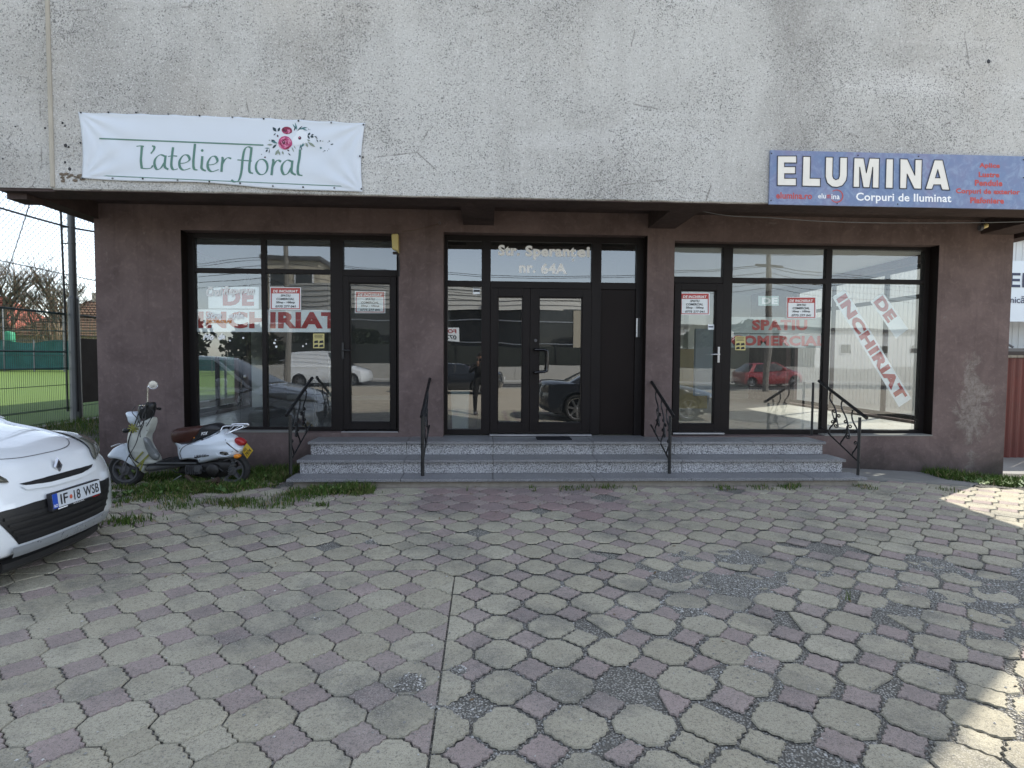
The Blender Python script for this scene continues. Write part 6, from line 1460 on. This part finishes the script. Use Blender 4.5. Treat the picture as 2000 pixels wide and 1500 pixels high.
# ================================================================ across the street (seen in the glass)
lw = thing('roadside_wall', 'long low pale concrete wall across the road', 'wall', (0, -32.4, 0))
for i in range(18): MB().box(-52+i*6+.01, -52+(i+1)*6-.01, -32.6, -32.2, -.2, 1.0+.01*(i % 3)).build('wall_bay', MT['kerb'], lw)
df = thing('dark_mesh_fence', 'dark screened fence standing behind the low concrete wall', 'fence', (0, -33.2, 0))
for i in range(16): MB().box(-14+i*2.4+.02, -14+(i+1)*2.4-.02, -33.2, -33.16, .9, 2.5).build('screen_panel', simple('dark screen', (.02, .024, .02), .9, var=.4, scale=3) if i == 0 else bpy.data.materials['dark screen'], df); MB().box(-14+i*2.4-.03, -14+i*2.4+.03, -33.25, -33.1, 0, 2.6).build('fence_post', MT['blackp'], df)
sh = thing('showroom', 'glass fronted showroom with a broad pale fascia across the road', 'building', (-4, -44, 0))
MB().box(-16, 8.3, -52, -40.6, -.2, 5.6).build('dark_glazing', MT['glassd'], sh)
def fas(u, v): x = -16.6+25.4*u; return (x, -39.8-.0*u-1.6*(2*abs(u-.5))**4, 5.5+2.2*v)
MB().grid(fas, 40, 1).build('fascia', simple('pale fascia', (.55, .54, .50), .6, var=.06), sh, angle=80); MB().box(-16.6, 8.8, -52, -41.5, 5.5, 7.7).build('roof', MT['kerb'], sh)
for z in (5.9, 6.3, 6.7, 7.1, 7.5): MB().tube([Vector(fas(i/30, (z-5.5)/2.2))+Vector((0, .03, 0)) for i in range(31)], .02, 4).build('fascia_line', MT['greyp'], sh)
for x in (-12, -8, -4, 0, 4): MB().box(x-.06, x+.06, -40.6, -40.5, 0, 5.5).build('glazing_mullion', MT['frame'], sh)
for z in (2.9, 4.6): MB().box(-16, 8.3, -40.58, -40.5, z, z+.08).build('glazing_rail', MT['alu'], sh)
MB().box(7.5, 8.3, -40.59, -40.4, -.1, 5.5).build('end_pier', MT['housew'], sh)
tag(MB().box(-.15, .2, -39.6, -39.4, 2.2, 6.2).build('pink_flag', simple('pink flag', (.50, .20, .34), .7), origin=(0, -39.5, 2.2)), 'tall narrow pink advertising flag before the showroom', 'flag')
fr = thing('rent_banner', 'white FOR RENT banner on the showroom front', 'banner', (-3.2, -39, 3))
MB().box(-5.2, -2.0, -38.9, -38.86, 2.9, 3.9).build('banner_sheet', MT['paper'], fr)
m_ = MB(); add_text(m_, 'FOR RENT', lambda u, v: (-2.2-2.6*u, -38.85, 3.45+.32*v), .03); m_.build('lettering', MT['red'], fr); m_ = MB(); add_text(m_, '0722.288881', lambda u, v: (-2.2-2.8*u, -38.85, 3.02+.3*v), .03); m_.build('lettering', MT['ink'], fr)
def block(name, label, x0, x1, y0, y1, h, cols, rows, wmat):
    b_ = thing(name, label, 'building', ((x0+x1)/2, (y0+y1)/2, 0)); MB().box(x0, x1, y0, y1, -.2, h).build('wall', wmat, b_)
    for i in range(cols):
        for j in range(rows):
            wx = x0+(x1-x0)*(i+.5)/cols; wz = h*(j+.55)/rows; f_ = MB().box(wx-.8, wx+.8, y1, y1+.08, wz-.7, wz+.7).build('window', MT['white'], b_); MB().box(wx-.68, wx+.68, y1+.08, y1+.1, wz-.58, wz+.58).build('pane', MT['glassd'], f_)
    MB().box(x0-.3, x1+.3, y0-.3, y1+.3, h, h+.4).build('roof', MT['greyp'], b_)
block('apartment_block', 'distant cream apartment block mirrored in the left shop door', -31, -21, -140, -120, 11, 5, 4, MT['housew'])
block('corner_building', 'pale two storey building mirrored behind the notice in the left window', -20.5, -15.6, -56, -46, 10.2, 2, 3, MT['housew'])
block('pale_warehouse', 'long pale warehouse mirrored in the right shop window', 22, 60, -90, -66, 5.6, 8, 1, MT['corr'])
ys_ = thing('timber_store', 'timber clad store with yellow trim mirrored at the edge of the entrance door', 'shed', (11, -44, 0)); MB().box(9.0, 13.4, -47, -43, -.2, 4.2).build('wall', MT['bark'], ys_); MB().prism([(8.8, 4.2), (13.6, 4.2), (11.8, 5.6)], lambda x, z: (x, -47.2, z), lambda x, z: (x, -42.8, z)).build('roof', MT['plate_y'], ys_)
for i in range(10): MB().box(9.1+i*.44, 9.4+i*.44, -43, -42.9, 0, 4.1).build('board', MT['bark'], ys_)
def dark_tree(x, y, h, w_, seed, label):
    rr = random.Random(seed); t_ = thing('leafy_tree', label, 'tree', (x, y, 0), group='dark trees across the road'); MB().tube([(x, y, -.1), (x+.1, y, h*.35), (x, y, h*.7)], .16, 7, True, .07).build('trunk', MT['bark'], t_); m_ = MB()
    for i in range(1300):
        a = rr.uniform(0, 6.28); q = rr.random()**.5; z = rr.uniform(.18, 1); rad = w_*math.sqrt(max(.02, 1-((z-.55)/.5)**2))*(.7+.35*noise.noise(Vector((math.cos(a)*1.5+seed, math.sin(a)*1.5, z*4)))); p_ = Vector((x+rad*q*math.cos(a), y+rad*q*math.sin(a), z*h)); s__ = rr.uniform(.12, .28)
        d1_ = Vector((rr.uniform(-1, 1), rr.uniform(-1, 1), rr.uniform(-1, 1))).normalized()*s__; d2_ = d1_.orthogonal().normalized()*s__; m_.add([p_-d1_, p_+d2_, p_+d1_, p_-d2_], [(0, 1, 2, 3)])
    m_.build('crown', MT['leafd'], t_)
for i, (x, y, h, w_) in enumerate(((-9, -36, 3.6, 2.4), (-13, -36.5, 4.4, 2.6), (-18, -37, 4.0, 2.8), (-23, -36, 4.8, 3.0), (-28, -37, 4.2, 3), (17, -37, 4.0, 2.6), (22, -38, 4.6, 2.8))): dark_tree(x, y, h, w_, i+2, 'dark green tree behind the roadside wall, '+('nearest the showroom on its left', 'second to the left of the showroom', 'third to the left of the showroom', 'second from the far left end', 'at the far left end', 'first right of the timber store', 'tallest on the right, furthest from the showroom')[i])
for (x, lab) in ((-9.7, 'concrete utility pole mirrored in the left shop window'), (14.3, 'concrete utility pole mirrored in the right shop window'), (36, 'concrete utility pole far along the road'), (-34, 'concrete utility pole at the far end of the road')):
    t_ = thing('utility_pole', lab, 'pole', (x, -20.6, 0), group='utility poles along the road'); MB().tube([(x, -20.6, -.2), (x, -20.6, 9)], .16, 8, True, .10).build('pole_shaft', MT['pole'], t_); MB().box(x-.7, x+.7, -20.66, -20.54, 6.25, 6.35).build('crossarm', MT['galv'], t_)
WH = {(6.3, -20.3): 'at the top nearest the shops', (6.3, -20.9): 'at the top on the road side', (6.0, -20.6): 'just below the crossarm', (5.8, -20.6): 'third from the top', (5.55, -20.6): 'second from the bottom', (5.3, -20.6): 'at the bottom'}
SP = {-34: 'left', -9.7: 'middle', 14.3: 'right'}
for xa, xb in ((-34, -9.7), (-9.7, 14.3), (14.3, 36)):
    for z, yy in ((6.3, -20.3), (6.3, -20.9), (6.0, -20.6), (5.8, -20.6), (5.55, -20.6), (5.3, -20.6)): wire('overhead_wire', f'black wire {WH[(z, yy)]}, {SP[xa]} span along the road', (xa, yy, z), (xb, yy, z), .75+.2*(6.3-z), .012)
lp = thing('street_lamp', 'slim curved street lamp mirrored in the right leaf of the entrance', 'lamp', (8.6, -35, 0)); MB().tube(catmull([(8.6, -35, 0), (8.6, -35, 4), (8.6, -35, 6.2), (8.3, -35, 6.8), (7.6, -35, 7.0)], 5), .05, 6).build('lamp_post', MT['galv'], lp); MB().box(7.2, 7.7, -35.1, -34.9, 6.94, 7.02).build('lamp_head', MT['greyp'], lp)

# ================================================================ grass and weeds
def blades(name, pts, mat, parent=None, hmin=.03, hmax=.10, wd=.004, lean=.6):
    m_ = MB(); rr = random.Random(len(pts))
    for (x, y, z, s_) in pts:
        a = rr.uniform(0, 6.28); h = rr.uniform(hmin, hmax)*s_; l_ = rr.uniform(.1, lean)*h; b = rr.uniform(0, 6.28); w_ = wd*rr.uniform(.7, 1.5)
        dx, dy = math.cos(a)*w_, math.sin(a)*w_; lx, ly = math.cos(b)*l_, math.sin(b)*l_
        m_.add([(x-dx, y-dy, z), (x+dx, y+dy, z), (x+dx*.7+lx*.4, y+dy*.7+ly*.4, z+h*.6), (x-dx*.7+lx*.4, y-dy*.7+ly*.4, z+h*.6), (x+lx, y+ly, z+h)], [(0, 1, 2, 3), (3, 2, 4)])
    return m_.build(name, mat, parent, kind='stuff')
rs = random.Random(11); G_ = []
def ginpoly(x, y):
    n1 = noise.noise(Vector((x*1.1, y*1.9, 4))); n2 = noise.noise(Vector((x*3.5, y*4.5, 8)))
    return n1*.8+n2*.5
def scatter(n, x0, x1, y0, y1, thr, fn=None, s_=1.0):
    k = 0
    for i in range(n):
        x, y = rs.uniform(x0, x1), rs.uniform(y0, y1)
        if -2.33 < x < 4.56 and y > -1.02: continue
        if fn and not fn(x, y): continue
        v = ginpoly(x, y)
        if v < thr: continue
        G_.append((x, y, zg(x, y)-.004, s_*(.6+.8*min(1, (v-thr)*2))))
scatter(34000, -9.0, -2.35, -1.25, .0, -.25)
scatter(9000, -5.6, -1.9, -1.85, -1.0, .02, lambda x, y: y > -1.35-.35*smooth(-2.0, -4.2, x)*1.0 or rs.random() < .5)
scatter(2600, -2.4, -1.2, -1.45, -1.05, -.05); scatter(900, -4.2, -2.0, -2.3, -1.7, .30, None, .8); scatter(15000, -9.1, -4.9, -.3, 6.1, -.2, None, 1.3); scatter(9000, -9.1, -4.9, -5.5, -.9, .15)
scatter(5200, 5.9, 7.4, -.75, -.02, -.2, lambda x, y: y > -.72+.4*max(0, 6.5-x)/.6*.6, 1.1); scatter(5200, 7.1, 9.2, -1.3, .8, -.1, lambda x, y: abs(y+.5) < .38, 1.2)
for i in range(2600):       # tufts in the joints and at the foot of the steps
    x, y = rs.uniform(-2.2, 5.8), rs.uniform(-1.22, -1.0)
    if ginpoly(x*2.2, 3) > .22: G_.append((x, y, zg(x, y), .55))
for (a, b, r_, n_) in ((-1.35, -1.3, .09, 120), (-1.62, -1.75, .05, 60), (-3.7, -2.35, .10, 160), (-3.2, -2.2, .13, 260), (-2.55, -1.6, .12, 260), (-1.9, -1.42, .16, 300), (2.35, -3.9, .015, 5), (3.55, -1.05, .06, 60), (1.4, -1.08, .08, 70)):
    for i in range(n_): x, y = a+rs.gauss(0, r_), b+rs.gauss(0, r_*.5); G_.append((x, y, zg(x, y), .7))
rs.shuffle(G_); kd_ = len(G_)//7
blades('grass', G_[kd_:], MT['grass'])
blades('dry_grass', [(x, y, z, s_*.9) for x, y, z, s_ in G_[:kd_]], m_grass('dry straw', (.22, .18, .09), (.34, .28, .15)), lean=1.2)
WV = []
for i in range(1700):
    x = rs.choice((rs.uniform(-4.8, -1.3), rs.uniform(6.1, 8.6), rs.uniform(-4.8, -2.4))); y = rs.uniform(-1.35, -.05) if x < 0 else rs.uniform(-.72, -.1)
    if x < 0 and (ginpoly(x, y) < .05 or (x > -2.35 and y > -1.05)): continue
    WV.append((x, y, zg(x, y), 1))
m_ = MB()
for (x, y, z, s_) in WV:
    for q in range(4):
        a = rs.uniform(0, 6.28); l_ = rs.uniform(.03, .075); w_ = l_*.28; u_ = Vector((math.cos(a), math.sin(a), rs.uniform(.1, .9))).normalized(); p_ = Vector((x, y, z+rs.uniform(0, .04))); n__ = Vector((-u_.y, u_.x, 0)).normalized()*w_
        m_.add([p_, p_+u_*l_*.5+n__, p_+u_*l_, p_+u_*l_*.5-n__], [(0, 1, 2, 3)])
m_.build('weeds', MT['weed'], kind='stuff')
# dead leaves, crumbs and litter on the ground
m_ = MB(); rs = random.Random(77)
for i in range(700):
    x, y = rs.uniform(-5, 6.5), -1.0-abs(rs.gauss(0, 1.1)) if rs.random() < .8 else rs.uniform(-5, -1)
    if y < -5.2: continue
    a = rs.uniform(0, 6.28); l_ = rs.uniform(.006, .020); p_ = Vector((x, y, zg(x, y)+.003)); u_ = Vector((math.cos(a), math.sin(a), rs.uniform(0, .5)))*l_; n__ = Vector((-math.sin(a), math.cos(a), rs.uniform(-.2, .5)))*l_*.45
    m_.add([p_-u_, p_+n__, p_+u_, p_-n__], [(0, 1, 2, 3)])
m_.build('leaf_litter', simple('dead leaves', (.16, .11, .06), .9, var=.5, scale=3, kind='World'), kind='stuff')
for o in bpy.data.objects:
    if o.type == 'MESH' and o.parent is None and not o.get('kind') and not o.get('label'): print('UNTAGGED', o.name)
